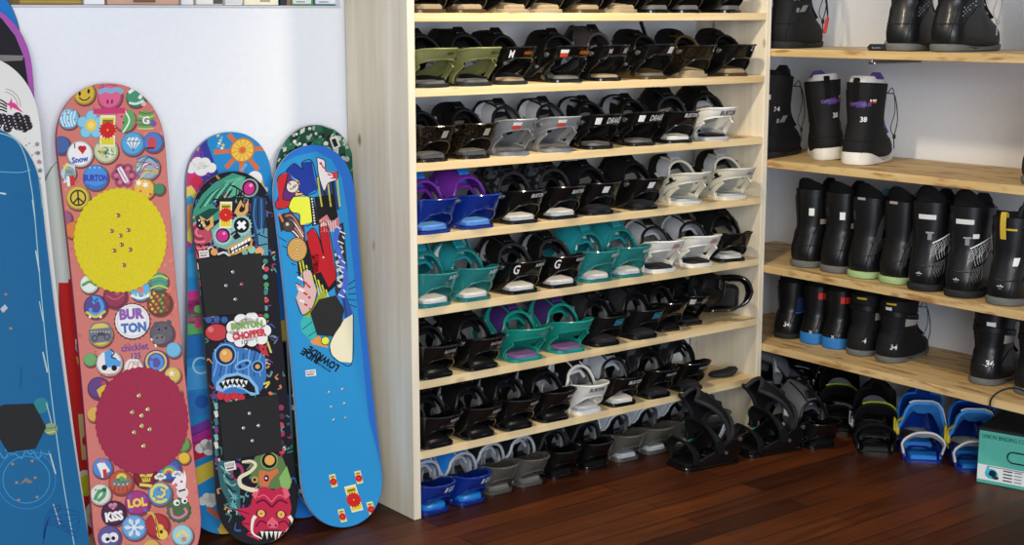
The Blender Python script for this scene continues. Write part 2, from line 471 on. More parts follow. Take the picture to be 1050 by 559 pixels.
def make_binding(k):
    g = lambda n, d=None: k.get(n, d)
    hw = g('hw', .062); style = g('style', 'A'); fm = g('frame', BLK); hm = g('high', BLKM)
    root = thing('snowboard_binding', 'x', 'snowboard binding')
    # baseplate with side rails
    bm = g('base', fm); b = MB(); bw = hw * .86
    out = []
    for (cx, cy, a0) in ((bw - .02, .10, 0), (-bw + .02, .10, 90), (-bw + .024, -.088, 180), (bw - .024, -.088, 270)):
        rr = .02 if cy > 0 else .024
        for i in range(5):
            a = math.radians(a0 + i * 22.5); out.append((cx + rr * math.cos(a), cy + rr * math.sin(a)))
    b.prism(out, 0, .011, .003)
    for s in (-1, 1):
        b.ribbon([(s * bw, y, .012 + .006 * math.sin((y + .06) * 20)) for y in (-.07, -.03, .01, .05, .085)], .024, .006, (0, 0, 1))
    b.tube([(math.cos(a) * .036, math.sin(a) * .036 + .005, .012) for a in [i * PI / 10 for i in range(21)]], .0035, 6)
    b.build('baseplate', bm, root)
    # footbed pads
    b = MB(); pw = hw * .66
    ph_ = g('padh', .019 if style == 'A' else .024)
    o2 = [(pw, -.094), (pw, -.03), (-pw, -.03), (-pw, -.094), (-pw * .72, -.107), (pw * .72, -.107)]
    b.prism(o2, .0105, ph_, .006)
    b.build('footbed', g('pad', PADG), root)
    b = MB()
    b.prism([(pw * 1.05, .055), (pw * .9, .112), (-pw * .9, .112), (-pw * 1.05, .055)], .0105, .022, .005)
    b.build('toe_pad', g('pad', PADG), root)
    # heel loop with side arms
    b = MB(); n = 57; G = []
    for i in range(n):
        q = -1 + 2 * i / (n - 1); a = abs(q)
        zu = interp(HQ, ZU[style], a); zl = interp(HQ, ZL[style], a)
        if g('asym'): zu += .006 * q
        col = []
        for j in range(6):
            z = zl + (zu - zl) * j / 5
            bulge = .002 * math.sin(PI * j / 5)
            col.append(hoop_pt(q, z, hw, bulge))
        G.append(col)
    skip = set()
    if style == 'A':
        for i in range(n - 1):
            q = -1 + 2 * (i + .5) / (n - 1)
            if g('slot') and .40 < abs(q) < .62: skip |= {(i, 2)}
    b.shell(G, -.0055 if False else .0055, skip)
    # rolled lower and upper edge
    b.tube([r[5] for r in G], .0034, 6); b.tube([r[0] for r in G], .003, 6)
    if style == 'A':
        for s in (-1, 1):
            b.ribbon(cr([(s * bw * .98, -.052, .006), (s * hw * .95, -.066, .03), tuple(hoop_pt(s * .36, .064, hw, -.003))], 7), [.03, .024, .02, .018, .018, .02, .024], .006, (0, 1, 0.25))
    for s in (-1, 1):                                            # bolts at the hinge
        for q, z, r_ in ((.47, .082, .0075), (.66, .045, .006)):
            p = hoop_pt(s * q, z, hw, .004); nrm = (p - hoop_pt(s * q, z, hw, -.01)).normalized()
            b.tube([p - nrm * .006, p + nrm * .003], r_, 10, 1)
    mats = [fm, g('bolt', STEEL), PRT]
    def stick(q0, z0, w, h, col, lay=0.0036):
        V = []; s = .064
        for i in range(7):
            for j in range(2):
                V.append(hoop_pt(q0 - .07 + (i / 6 - .5) * w / .30, z0 + (j - .5) * h, hw, lay))
        b.add(V, [[i * 2, i * 2 + 2, i * 2 + 3, i * 2 + 1] for i in range(6)], 2, col)
    for (q0, z0, w, h, col) in g('stick', []): stick(q0, z0, w, h, col)
    for (body, q0, z0, h, col) in g('text', []):
        V, F, tw, th_ = text_geo(body, .02)
        b.add([hoop_pt(q0 - .07 + x * h / .30, z0 + y * h, hw, .0042) for x, y in V], F, 2, col)
    b.build('heel_loop', mats, root)
    # highback, hinged on the loop
    b = MB(); n, m = 17, 15; hh = g('hh', .158); G = []
    cut = g('cut', .30)
    for i in range(n):
        row = []
        for j in range(m):
            a = -1 + 2 * j / (m - 1)
            t0 = cut * math.sqrt(max(0, 1 - (a / .74) ** 2)) if abs(a) < .74 else 0
            t = t0 + (1 - t0) * i / (n - 1)
            wid = interp([0, .25, .6, .85, .95, 1], [.061, .063, .060, .052, .042, .022], t) * hw / .062 * g('hbw', 1)
            x = wid * math.sin(a * 1.15) / math.sin(1.15)
            y = .060 * (a * a) * (1 - .4 * t) + .50 * hh * t * t - .004
            z = t * hh - .020 * a * a * t * t
            row.append(Vector((x, y, z)))
        G.append(row)
    skip = set()
    hs = g('holes', 0)
    if hs == 1: skip = {(i, j) for i in range(3, 8) for j in (3, 4, 9, 10)} | {(i, j) for i in range(10, 13) for j in range(5, 9)}
    if hs == 2: skip = {(i, j) for i in range(2, 6) for j in range(4, 10)}
    b.shell(G, -.0045, skip)
    rim = [G[i][0] for i in range(n)] + [G[n - 1][j] for j in range(1, m)] + [G[i][m - 1] for i in range(n - 2, -1, -1)]
    b.tube(rim, g('rimr', .0036), 6, 1)
    b.tube([G[0][j] for j in range(m)], g('rimr', .0036) * 1.35, 6, 1)
    for s in (-1, 1):                                            # stiffening ribs on the back
        j = 7 + s * 2
        b.tube([G[i][j] + Vector((0, -.001, 0)) for i in range(1, n - 2)], .003, 6, 1)
    if g('pad_high'):
        PG = [[G[i][j] + Vector((0, .010, 0)) for j in range(3, m - 3)] for i in range(4, n - 1)]
        b.shell(PG, .006, None, 2)
    hb = b.build('highback', [hm, g('rim', hm), g('pad_high', BLKF)], root)
    hb.location = (0, -.080, .110); hb.rotation_euler = (-math.radians(g('fold', 58)), 0, 0)
    # small wedge block on the highback
    b = MB(); b.box((0, .009, .078), (.034, .010, .03), .003); b.build('lean_block', g('block', BLKM), hb)
    # ankle strap over the top, with buckle
    side = g('side', 1); sm = g('strap', BLKF); stz = g('sz', .122)
    b = MB(); e = hw + .002
    P = cr([(-side * e, -.012, .045), (-side * (e + .001), .0, .082), (-side * .042, .012, stz - .004), (0, .018, stz + .006), (side * .036, .016, stz), (side * (e - .004), .008, .088)], 19)
    w = [interp([0, .2, .5, .8, 1], [.026, .044, .074, .064, .034], i / 18) for i in range(19)]
    b.ribbon(P, w, .010, (0, .72, .66), 0)
    b.ribbon([p + Vector((p.x * .9, 0, p.z - .05)).normalized() * .0062 for p in P[4:15]], [x * g('topw', .6) for x in w[4:15]], .003, (0, .72, .66), 1)
    st = b.build('ankle_strap', [sm, g('strap2', BLKM)], root)
    b = MB()
    bx_ = side * (e + .004)
    b.box((bx_, .004, .080), (.014, .032, .042), .004); b.box((bx_ + side * .009, .006, .092), (.007, .022, .050), .0025)
    b.tube([(bx_ + side * .004, -.010, .070), (bx_ + side * .004, .024, .070)], .0035, 8)
    b.build('buckle', g('buckle', MGREY), st)
    # toe strap
    b = MB(); P = cr([(-hw * .9, .082, .022), (-hw * .95, .086, .056), (-.034, .094, .084), (0, .096, .088), (.034, .094, .084), (hw * .95, .086, .056), (hw * .9, .082, .022)], 19)
    b.ribbon(P, [interp([0, .3, .5, .7, 1], [.02, .036, .056, .036, .02], i / 18) for i in range(19)], .007, (0, .8, .5))
    b.build('toe_strap', g('toe', sm), root)
    # ladder strap that feeds the buckle
    b = MB(); P = cr([(side * e, -.004, .042), (side * (e + .007), .004, .07), (side * (e + .007), .018, .105), (side * (e - .012), .034, .128 + g('lad', 0))], 12)
    b.ribbon(P, .017, .0035, (0, 1, 0))
    for p in P[3:]: b.box(p + Vector((side * .0025, 0, 0)), (.003, .015, .0035), .0008)
    b.build('ladder_strap', g('ladder', BLKM), root)
    return root

PROTO = {}
def binding(kind, loc, rz, label, group=None, fold=None, sc=1.0, rx=0, ry=0):
    k = KINDS[kind]
    if kind not in PROTO:
        r = make_binding(k); PROTO[kind] = r
    else:
        r = copy_tree(PROTO[kind])
    r.location = loc; r.rotation_euler = (math.radians(rx), math.radians(ry), math.radians(rz)); r.scale = (sc, sc, sc)
    r['label'] = label; r['category'] = 'snowboard binding'
    if group: r['group'] = group
    elif 'group' in r: del r['group']
    if fold is not None:
        for c in r.children:
            if c.name.startswith('highback'): c.rotation_euler = (-math.radians(fold - 13 if fold > 48 else fold - 6), 0, 0)
    return r

Wt = (232, 232, 228); Or = (226, 120, 30); Rd = (196, 60, 50); Gy = (150, 150, 148); Cy = (70, 170, 200); Dk = (30, 30, 30)
lab = lambda q, z=.084, c=Wt: [(q, z, .028, .020, c)]
KINDS = {
 'tan_base': dict(style='C', pad=PADT, base=BROWN, bolt=STEEL),
 'tan_base2': dict(style='B', pad=PADT, base=PADT, hw=.058),
 'black_low': dict(style='C', pad=PADG, hw=.058),
 'olive': dict(style='A', frame=OLIVE, base=DGREY, pad=PADG, hw=.064, hbw=1.08, text=[('MISSION', .17, .093, .008, (58, 60, 34))], hh=.175),
 'black_m': dict(style='A', base=DGREY, pad=PADT, text=[('M', -.16, .088, .022, Wt), ('mission', .10, .092, .011, Or)], hw=.058),
 'orange_text': dict(style='A', text=[('mission', .2, .090, .013, Or)], stick=[(-.12, .092, .034, .010, Wt), (-.12, .082, .034, .012, (206, 70, 48))], hw=.064, high=BLKM, holes=1, ladder=BROWN),
 'grey_high': dict(style='A', high=plain('taupe_plastic', (70, 62, 64), rough=.5), text=[('M', -.1, .09, .015, Gy)], stick=[(.16, .091, .02, .014, (170, 168, 160))], pad=PADT, hw=.058),
 'white_label': dict(style='A', stick=lab(.14, .09), hw=.060, base=BROWN, pad=PADG, lad=.046),
 'bronze_l': dict(style='B', frame=camo('black_bronze_fleck', (15, 13, 11), (40, 30, 18), rough=.25, scale=150), text=[('L', .22, .090, .016, Wt)], pad=PADT, base=PADT, rim=BROWN, hw=.06),
 'black_l': dict(style='B', text=[('L', .18, .090, .016, Wt)], base=BROWN, pad=PADT, hw=.062, buckle=PADT),
 'gold_fleck': dict(style='B', frame=camo('black_gold_fleck', (14, 12, 10), (50, 40, 24), rough=.22, scale=170), pad=PADG, stick=lab(.1, .078, (180, 176, 160)), hw=.06, high=BLKM, holes=2),
 'silver': dict(style='A', frame=SILV, base=MGREY, high=LGREY, rim=BLKM, strap=BLKF, strap2=LGREY, pad=PADG, stick=[(-.06, .095, .036, .010, Wt), (-.06, .085, .036, .012, (212, 74, 52))], text=[('B', .22, .09, .012, Dk)], hw=.06),
 'drak': dict(style='A', stick=lab(-.14, .088), text=[('DRAKE', .12, .089, .018, Wt)], hw=.062, high=BLKM, holes=1, strap2=MGREY),
 'burton_black': dict(style='B', text=[('BURTON', .12, .09, .013, Wt)], pad=PADW, high=BLKM, rim=DGREY, hw=.062, holes=1),
 'burton_white': dict(style='A', frame=WHITE, base=LGREY, high=BLKM, rim=BLKM, strap=LGREY, strap2=BLKM, pad=BLKM, text=[('BURTON', .12, .090, .016, Dk)], hw=.063, hbw=1.08, bolt=BLKM),
 'blue_purple': dict(style='B', frame=BLUET, base=BLUET, pad=BLUEP, high=PURP, rim=PURP, strap=PURP, strap2=BLUES, ladder=PURP, hw=.064, block=BLUES, text=[('BURTON', .3, .092, .008, Wt)]),
 'camo': dict(style='B', high=CAMO, rim=DGREY, pad=PADW, text=[('BURTON', .14, .086, .012, Wt)], hw=.066, strap2=DGREY),
 'black_label': dict(style='B', stick=lab(.0, .082), high=BLKF, hw=.064, pad=DGREY, strap2=BLK),
 'bone': dict(style='A', frame=BONE, base=BONE, high=LGREY, rim=BONE, strap=BLKM, strap2=BLKM, pad=LGREY, slot=True, text=[('RIDE', .16, .09, .010, (120, 118, 108))], hw=.064, block=LGREY, ladder=LGREY, bolt=BLKM),
 'teal': dict(style='B', frame=TEALT, base=TEALT, pad=PADW, high=TEALS, rim=TEALT, strap=TEALS, strap2=WHITE, ladder=TEALS, hw=.063, block=TEALS, text=[('BURTON', .22, .088, .012, Wt)], lad=.044),
 'swirl': dict(style='B', pad=PADW, high=BLKM, rim=DGREY, strap2=MGREY, hw=.066, text=[('G', -.16, .080, .030, Wt), ('BURTON', .2, .09, .010, Wt)]),
 'white_red': dict(style='A', frame=WHITE, base=WHITE, high=LGREY, rim=BLKM, strap=LGREY, strap2=MGREY, pad=DGREY, stick=[(.12, .089, .040, .020, (206, 176, 180))], text=[('OSIN', .12, .089, .012, (160, 90, 100))], hw=.064, bolt=BLKM, block=BLKM),
 'black_white_pad': dict(style='B', pad=PADW, high=BLKF, rim=BLKM, hw=.064, stick=[(-.44, .05, .03, .02, (190, 190, 186))], hh=.18),
 'black_plain': dict(style='B', high=BLKM, rim=BLKM, hw=.066, pad=BLKM, strap2=BLK, text=[('BURTON', .12, .084, .010, (190, 188, 180))]),
 'teal_purple': dict(style='A', frame=TEALG, base=TEALG, pad=MAUVE, high=PURPD, rim=TEALG, strap=TEALG, strap2=TEALG, ladder=PURPD, hw=.066, block=PURPD, stick=[]),
 'dead': dict(style='B', frame=BLKM, pad=DGREY, high=DGREY, rim=BLKM, hw=.062, text=[('DEAD', .12, .082, .013, Cy)], stick=[(.12, .092, .046, .0016, Cy), (.12, .072, .046, .0016, Cy), (.045, .082, .0016, .02, Cy), (.195, .082, .0016, .02, Cy)]),
 'small_v': dict(style='B', hw=.052, text=[('V', .2, .086, .012, Wt)], pad=BLKM),
 'black_loop': dict(style='A', hw=.056, pad=BLKM, high=BLKM, rim=BLKM, strap2=DGREY, hh=.12),
 'silver_label': dict(style='A', hw=.054, stick=[(-.1, .089, .03, .018, (190, 190, 186)), (.12, .089, .025, .018, (110, 110, 108))], pad=DGREY),
 'burton_gloss': dict(style='B', hw=.064, text=[('BURTON', .2, .086, .010, (200, 198, 190))], pad=BLKM, high=BLKM, strap2=MGREY),
 'white_cup': dict(style='B', frame=WHITE, base=WHITE, high=BLKM, rim=WHITE, strap=WHITE, strap2=LGREY, pad=LGREY, hw=.06, text=[('BURTON', .05, .086, .014, Dk)], bolt=BLKM),
 'grey_tongue': dict(style='B', high=LGREY, rim=BLKM, hw=.062, pad=PADW, text=[('BURTON', .12, .086, .014, Wt)], strap=LGREY, strap2=LGREY),
 'camo_low': dict(style='B', high=CAMO, rim=BLKM, hw=.061, pad=DGREY, text=[('S BURTON', .12, .086, .010, (200, 200, 196))]),
 'blue_white': dict(style='C', frame=BLUET, base=BLUET, pad=BLUES, high=BLUES, rim=LGREY, strap=LGREY, strap2=BLUES, ladder=LGREY, hw=.060, stick=[(.12, .075, .012, .018, Wt), (.19, .075, .012, .018, Wt), (.26, .075, .012, .018, Wt)], text=[('BTO', .19, .075, .012, (40, 70, 150))], block=LGREY, buckle=LGREY, hh=.13),
 'smoky': dict(style='C', frame=SMOKE, base=SMOKE, pad=PADG, high=BLKF, rim=LGREY, strap=LGREY, strap2=BLKM, ladder=LGREY, hw=.056, hh=.13, block=LGREY),
 'black_lever': dict(style='C', hw=.058, high=BLKM, rim=DGREY, strap2=LGREY, pad=BLKM, hh=.13, bolt=STEEL),
 'clear_liner': dict(style='C', frame=SMOKE, base=SMOKE, pad=LGREY, high=LGREY, rim=LGREY, strap=BLKF, strap2=BLKF, ladder=LGREY, buckle=STEEL, hw=.056, hh=.14, block=BLKM),
 'floor_black': dict(style='C', frame=BLK, high=BLKF, rim=DGREY, rimr=.0075, strap=BLKF, strap2=DGREY, hw=.066, hh=.165, hbw=1.35, pad=BLKM, ladder=GRNL, buckle=BLKM),
 'floor_grey': dict(style='C', frame=BLK, high=plain('dark_grey_plastic', (72, 74, 78), rough=.5), rim=BLKM, strap=plain('dark_grey_plastic', (72, 74, 78)), strap2=LGREY, hw=.064, hh=.17, pad=BLKM, buckle=STEEL),
 'floor_yellow': dict(style='C', frame=BLK, high=BLKM, rim=BLKF, strap=BLKF, strap2=LIME, topw=1.05, hw=.066, hh=.17, pad=BLKM, buckle=STEEL, ladder=BLKM),
 'floor_blue': dict(style='C', frame=BLUET, base=BLUET, pad=BLUES, high=plain('shaded_blue_plastic', (22, 66, 146), rough=.35), sz=.150, rim=BLUES, strap=plain('sky_blue_strap', (60, 140, 214), rough=.4), strap2=WHITE, topw=1.08, toe=WHITE, ladder=YEL, buckle=YEL, hw=.068, hh=.135, block=LIME),  # highback blue darkened: shade inside the binding is put into its colour
}

ORD = ['first', 'second', 'third', 'fourth', 'fifth', 'sixth', 'seventh', 'eighth', 'ninth']
ROWNAME = ['uppermost visible shelf', 'second shelf from the top', 'third shelf from the top', 'middle shelf with the purple pair', 'shelf with the clear teal pairs', 'shelf with the teal and purple pair', 'lowest shelf of the unit', 'floor under the unit']
# (x, kind, fold, rz, dy, description)
ROWS = [
 [(.062, 'tan_base', 78, 0, 0, 'black binding with tan footbed against the left panel'), (.20, 'tan_base', 74, 2, 0, 'black binding with tan footbed'), (.348, 'tan_base2', 75, -3, 0, 'black binding on a tan base'), (.482, 'tan_base2', 70, 3, 0, 'black binding on a tan base'), (.628, 'tan_base', 72, 0, 0, 'black binding with tan footbed'), (.775, 'tan_base2', 72, 2, 0, 'black binding on a tan base'), (.91, 'black_low', 74, 0, 0, 'black binding with grey footbed'), (1.05, 'black_low', 72, 4, 0, 'black binding with grey footbed'), (1.222, 'black_low', 70, -6, 0, 'black binding with grey footbed by the right panel')],
 [(.069, 'olive', 66, 0, 0, 'olive green binding against the left panel'), (.217, 'olive', 64, 0, 0, 'olive green binding beside the black binding with letter M'), (.350, 'black_m', 66, 0, 0, 'black binding with white M and orange lettering'), (.562, 'orange_text', 68, 8, 0, 'black binding with orange lettering and red-white sticker'), (.715, 'grey_high', 60, 3, 0, 'black binding with taupe highback'), (.905, 'white_label', 74, 3, 0, 'black binding with white label and raised ladder strap'), (1.085, 'bronze_l', 76, 5, 0, 'bronze and black binding with a white L'), (1.268, 'black_l', 76, 6, 0, 'black binding with a white L on a brown base')],
 [(.066, 'gold_fleck', 72, 0, 0, 'black and bronze binding against the left panel'), (.214, 'gold_fleck', 70, 2, 0, 'black and bronze binding beside the silver pair'), (.360, 'silver', 66, 5, 0, 'silver grey binding with red sticker beside bronze binding'), (.525, 'silver', 66, 5, 0, 'silver grey binding with red sticker beside black lettered binding'), (.683, 'drak', 68, 3, 0, 'black binding with white lettering beside silver binding'), (.858, 'drak', 68, 3, 0, 'black white-lettered binding, right of its pair'), (1.030, 'burton_black', 58, 12, 0, 'black binding with raised black highback beside white binding'), (1.196, 'burton_white', 58, 12, 0, 'white binding with black lettering')],
 [(.069, 'blue_purple', 60, 0, 0, 'clear blue binding with purple straps touching the left panel'), (.220, 'blue_purple', 58, 0, 0, 'clear blue binding with purple straps beside mottled black binding'), (.384, 'camo', 56, 2, 0, 'black binding with mottled highback beside blue binding'), (.538, 'camo', 58, 2, 0, 'black binding with mottled highback, farther from blue pair'), (.686, 'black_label', 66, 4, 0, 'black binding with white label, left one of its pair'), (.872, 'black_label', 62, 4, 0, 'black binding with white label beside off-white binding'), (1.070, 'bone', 68, 6, 0, 'off-white binding with grey highback beside black binding'), (1.286, 'bone', 70, 10, 0, 'off-white binding with grey highback by the right panel')],
 [(.069, 'teal', 58, 0, 0, 'clear teal binding touching the left panel'), (.209, 'teal', 64, 0, 0, 'clear teal binding with white pad beside swirl logo binding'), (.384, 'swirl', 64, 3, 0, 'black binding with white swirl mark'), (.538, 'swirl', 66, 3, 0, 'black binding with white pad beside right teal pair'), (.680, 'teal', 54, 3, 0, 'clear teal binding between swirl pair and its teal mate'), (.815, 'teal', 56, 5, 0, 'clear teal binding beside white binding'), (.962, 'white_red', 66, 8, 0, 'white binding with pink label beside teal binding'), (1.130, 'white_red', 64, 8, 0, 'white binding with pink label beside black binding'), (1.290, 'black_white_pad', 46, 14, 0, 'black binding with white pad by the right panel')],
 [(.070, 'black_plain', 64, 0, 0, 'plain black binding touching the left panel'), (.232, 'black_plain', 58, 0, 0, 'plain black binding beside teal and purple binding'), (.402, 'teal_purple', 62, 4, 0, 'teal binding with purple highback beside plain black binding'), (.572, 'teal_purple', 62, 4, 0, 'teal binding with purple highback beside cyan lettered binding'), (.718, 'dead', 62, 4, 0, 'black binding with boxed cyan lettering beside teal binding'), (.880, 'dead', 60, 4, 0, 'black binding with boxed cyan lettering, away from teal'), (1.022, 'small_v', 64, 6, .03, 'small black binding with tiny white V mark'), (1.150, 'silver_label', 62, 10, .05, 'black binding with silver label'), (1.285, 'black_loop', 10, -30, .05, 'black binding tipped on its side by right panel')],
 [(.070, 'burton_gloss', 62, 0, 0, 'glossy black binding touching the left panel'), (.220, 'burton_gloss', 60, 0, 0, 'glossy black binding'), (.367, 'burton_gloss', 60, 3, 0, 'glossy black binding'), (.510, 'burton_gloss', 62, 3, 0, 'glossy black binding beside white binding'), (.648, 'white_cup', 62, 5, 0, 'white binding with black lettering and black highback'), (.792, 'grey_tongue', 60, 5, 0, 'black binding with light grey tongue'), (.945, 'camo_low', 52, 4, 0, 'black binding with mottled highback beside grey tongued binding'), (1.092, 'camo_low', 50, 4, 0, 'black binding with mottled highback nearest loose pad')],
 [(.064, 'blue_white', 40, 0, .01, 'blue binding with light grey straps touching the left panel'), (.194, 'blue_white', 44, 0, .01, 'blue binding with light grey straps beside smoky binding'), (.318, 'smoky', 40, 2, .03, 'clear smoky binding beside blue binding'), (.438, 'smoky', 42, 2, .03, 'clear smoky binding beside black binding'), (.566, 'black_lever', 45, 4, .03, 'black binding with grey lever beside smoky binding'), (.706, 'black_lever', 40, 6, .03, 'black binding with grey lever beside grey lined binding'), (.842, 'clear_liner', 26, 6, .03, 'clear binding with pale grey highback beside black binding'), (.972, 'clear_liner', 24, 6, .03, 'clear binding with pale grey highback behind the floor heap'), (1.105, 'clear_liner', 24, 6, .03, 'clear binding with pale highback, second from right panel'), (1.240, 'clear_liner', 22, 6, .03, 'clear binding with pale grey highback nearest right panel')],
]
GROUPS = ['bindings on the top shelf', 'bindings on the second shelf', 'bindings on the third shelf', 'bindings on the fourth shelf', 'bindings on the fifth shelf', 'bindings on the sixth shelf', 'bindings on the seventh shelf', 'bindings on the floor under the shelves']
ORD10 = ORD + ['tenth']
ALONE = {}
for row in ROWS:
    pass
for r, row in enumerate(ROWS):
    for i, (x, kind, fold, rz, dy, desc) in enumerate(row):
        lb = desc + ', ' + ORD10[i] + ' on ' + ROWNAME[r]
        if len(lb.split()) > 16: lb = desc + ', ' + ROWNAME[r]
        assert 4 <= len(lb.split()) <= 16, lb
        if kind == 'black_loop': binding(kind, (x, .10 + dy, TOP[r] + .062), 38, lb, GROUPS[r], fold, ry=-66)
        else: binding(kind, (x, .112 + dy, TOP[r]), -rz, lb, GROUPS[r], fold)
# ------------------------------------------------------------------ loose things among the bindings
def heap(kind, x, y, rz, fold, label, z=0.0, rx=0, ry=0, sc=1.0):
    return binding(kind, (x, y, z), rz, label, 'bindings heaped on the floor', fold, sc, rx, ry)
heap('floor_black', 1.011, -.127, 84, 20, 'large black binding lying nearest the viewer on the bare floor, green cord on it')
heap('floor_black', 1.275, -.16, 82, 22, 'large black binding on the floor between the front one and the grey domed one')
heap('floor_grey', 1.455, -.16, -14, 52, 'black binding with dark grey highback on the floor beside right panel corner')
heap('floor_grey', 1.56, -.03, -18, 50, 'black binding with dark grey highback on the floor beside yellow marked one')
heap('floor_yellow', 1.69, -.11, 128, 22, 'black binding with lime strap patch, behind the silver buckled one')
heap('floor_yellow', 1.60, -.335, 132, 25, 'black binding with lime patch and silver buckle beside blue and white pair')
heap('black_lever', 1.50, .19, 20, 30, 'black binding at the back of the heap against the unit corner')
heap('floor_grey', 1.645, .17, 30, 35, 'black binding at the back of the heap below the lowest wall shelf')
heap('black_lever', 1.762, .10, 172, 30, 'black binding behind the lime patched pair against the wall')
heap('floor_blue', 1.645, -.485, 134, 14, 'blue and white binding with yellow buckle beside the black heap')
heap('floor_blue', 1.695, -.645, 134, 14, 'blue and white binding with yellow buckle beside the teal box')

heap('floor_grey', 1.49, .05, 60, 62, 'black binding lying tilted on top of the heap beside unit panel', z=.125, rx=16, sc=.9)
heap('black_lever', 1.66, .05, -50, 62, 'black binding lying tilted on top of the heap under lowest shelf', z=.13, rx=-14, ry=10)
b = MB(); n = 14
ringz = [(0, .0, .6), (.004, .0, .92), (.011, 0, 1.0), (.017, 0, .9), (.020, 0, .5)]
R = [[Vector((.058 * k * math.cos(2 * PI * i / 20), .030 * k * math.sin(2 * PI * i / 20), z + .012 * max(0, math.cos(2 * PI * i / 20)) ** 2)) for i in range(20)] for z, _, k in ringz]
b.rings(R)
o = b.build('foam_pad', DGREY); p = atz(757, 384, TOP[6]); o.location = (1.30, .075, TOP[6]); o.rotation_euler = (0, 0, math.radians(-12))
tag(o, 'loose dark grey oval pad lying alone on the lowest shelf of the unit', 'pad')

# ------------------------------------------------------------------ cardboard box
def card(name, c, r=.7): return plain(name, c, rough=r, vary=.04)
TEALB = card('teal_cardboard', (84, 176, 158)); BLKB = card('black_cardboard', (26, 27, 28))
p0 = atz(1001, 494, 0); a = math.radians(-74)
bx = thing('cardboard_box', 'teal cardboard box with black lid and product label at the heap end', 'box', (p0.x, p0.y, 0), (0, 0, a))
BW, BD, BH = .36, .30, .168
b = MB(); b.box((BW / 2, BD / 2, BH / 2), (BW, BD, BH), .002); b.build('box_body', TEALB, bx)
b = MB(); b.box((BW / 2, BD / 2, BH + .003), (BW + .004, BD + .004, .010), .002); b.build('lid', BLKB, bx)
b = MB(); y = -.0014
def bq(x0, z0, x1, z1, col, lay=0): b.add([(x0, y - lay * .0004, z0), (x1, y - lay * .0004, z0), (x1, y - lay * .0004, z1), (x0, y - lay * .0004, z1)], [[0, 1, 2, 3]], 0, col)
bq(.002, .012, .20, .060, (226, 228, 226)); bq(.150, .014, .20, .058, (34, 110, 190), 1)
for k in range(4):
    bq(.080, .048 - k * .010, .108, .052 - k * .010, (60, 62, 64), 1); bq(.114, .049 - k * .010, .136, .052 - k * .010, (110, 112, 114), 1)
bq(.03, .0555, .15, .0575, (70, 70, 70), 1)
V, F, tw, _ = text_geo('X', .03); b.add([(.172 + q[0] * .03, y - .0009, .036 + q[1] * .03) for q in V], F, 0, (16, 20, 30))
def bell(cx, cz, rx, rz, col, lay): b.add([(cx + rx * math.cos(2 * PI * i / 16), y - lay * .0004, cz + rz * math.sin(2 * PI * i / 16)) for i in range(16)], [list(range(16))], 0, col)
bell(.045, .034, .020, .016, (60, 170, 190), 1); bell(.048, .036, .012, .010, (20, 40, 60), 2); bell(.034, .044, .006, .012, (70, 190, 205), 2); bell(.058, .024, .010, .006, (40, 60, 80), 2)
b.build('label', PRT, bx)
b = MB()
V, F, tw, _ = text_geo('UNION BINDING COMPANY', .0); b.add([(.099 + q[0] * .0096, y, .150 + q[1] * .0125) for q in V], F, 0, (18, 60, 56))
P = []
for i in range(33):
    t = 2 * PI * i / 32; cx = .048 if math.cos(t) > 0 else -.048
    P.append((.155 + cx + .017 * math.cos(t), -.001, .096 + .017 * math.sin(t)))
b.tube(P, .0022, 6, 0, (14, 30, 30)); b.build('lettering', PRT, bx)

# ------------------------------------------------------------------ snowboard boots
UPB = plain('black_boot_leather', (15, 15, 17), rough=.4, coat=.1, spec=.4, bump=.15, scale=120)
UPM = plain('black_boot_nubuck', (21, 21, 23), rough=.7, bump=.3, scale=200, spec=.25)
LINB = plain('black_boot_liner', (14, 14, 15), rough=.9, spec=.2)
SOLEG = plain('grey_boot_sole', (96, 96, 93), rough=.7); SOLEK = plain('black_boot_sole', (22, 22, 22), rough=.75)
SOLEW = plain('white_boot_sole', (214, 210, 200), rough=.6); SOLEB = plain('blue_boot_sole', (38, 112, 178), rough=.5); SOLEL = plain('pale_green_boot_sole', (150, 176, 122), rough=.6)
LACE = plain('black_cord', (18, 18, 18), rough=.7); LACEW = plain('grey_cord', (170, 170, 168), rough=.7); REDF = plain('red_fabric', (186, 44, 44), rough=.7)
VIOL = plain('violet_fabric', (92, 66, 140), rough=.8); TEALF = plain('teal_fabric', (70, 140, 158), rough=.8); GREYP = plain('grey_boot_panel', (150, 146, 140), rough=.6)

SL = [(.014, -.064, .206, .046), (.03, -.070, .212, .052), (.052, -.073, .208, .0535), (.072, -.070, .194, .053), (.092, -.064, .162, .0515), (.112, -.058, .128, .0505), (.135, -.053, .106, .0505), (.16, -.051, .097, .053), (.20, -.053, .095, .057), (.24, -.055, .098, .060), (.275, -.056, .102, .062)]
def slice_at(z):
    zs = [s[0] for s in SL]
    return tuple(interp(zs, [s[k] for s in SL], z) for k in (1, 2, 3))
def boot_pt(ph, z, H=1.0, out=0.0, tilt=.10):
    """surface of the upper; ph=0 is the heel, +90 deg the right side"""
    yb, yf, w = slice_at(z)
    cy = yb + w * 1.05 if yf - yb > .16 else (yb + yf) / 2
    s, c = math.sin(ph), math.cos(ph)
    e = 2 / 2.35
    x = (w + out) * (abs(s) ** e) * (1 if s > 0 else -1)
    if c > 0: yy = cy - (cy - yb + out) * abs(c) ** e
    else:
        yy = cy + (yf - cy + out) * abs(c) ** e
        x *= 1 - .22 * abs(c) ** 2 * (1 if z < .1 else 0)
    zz = z * H + (tilt * (yy - .01) * -.6 if z > .2 else 0) * (z - .2) / .075 if z > .2 else z * H
    return Vector((x, yy, zz))

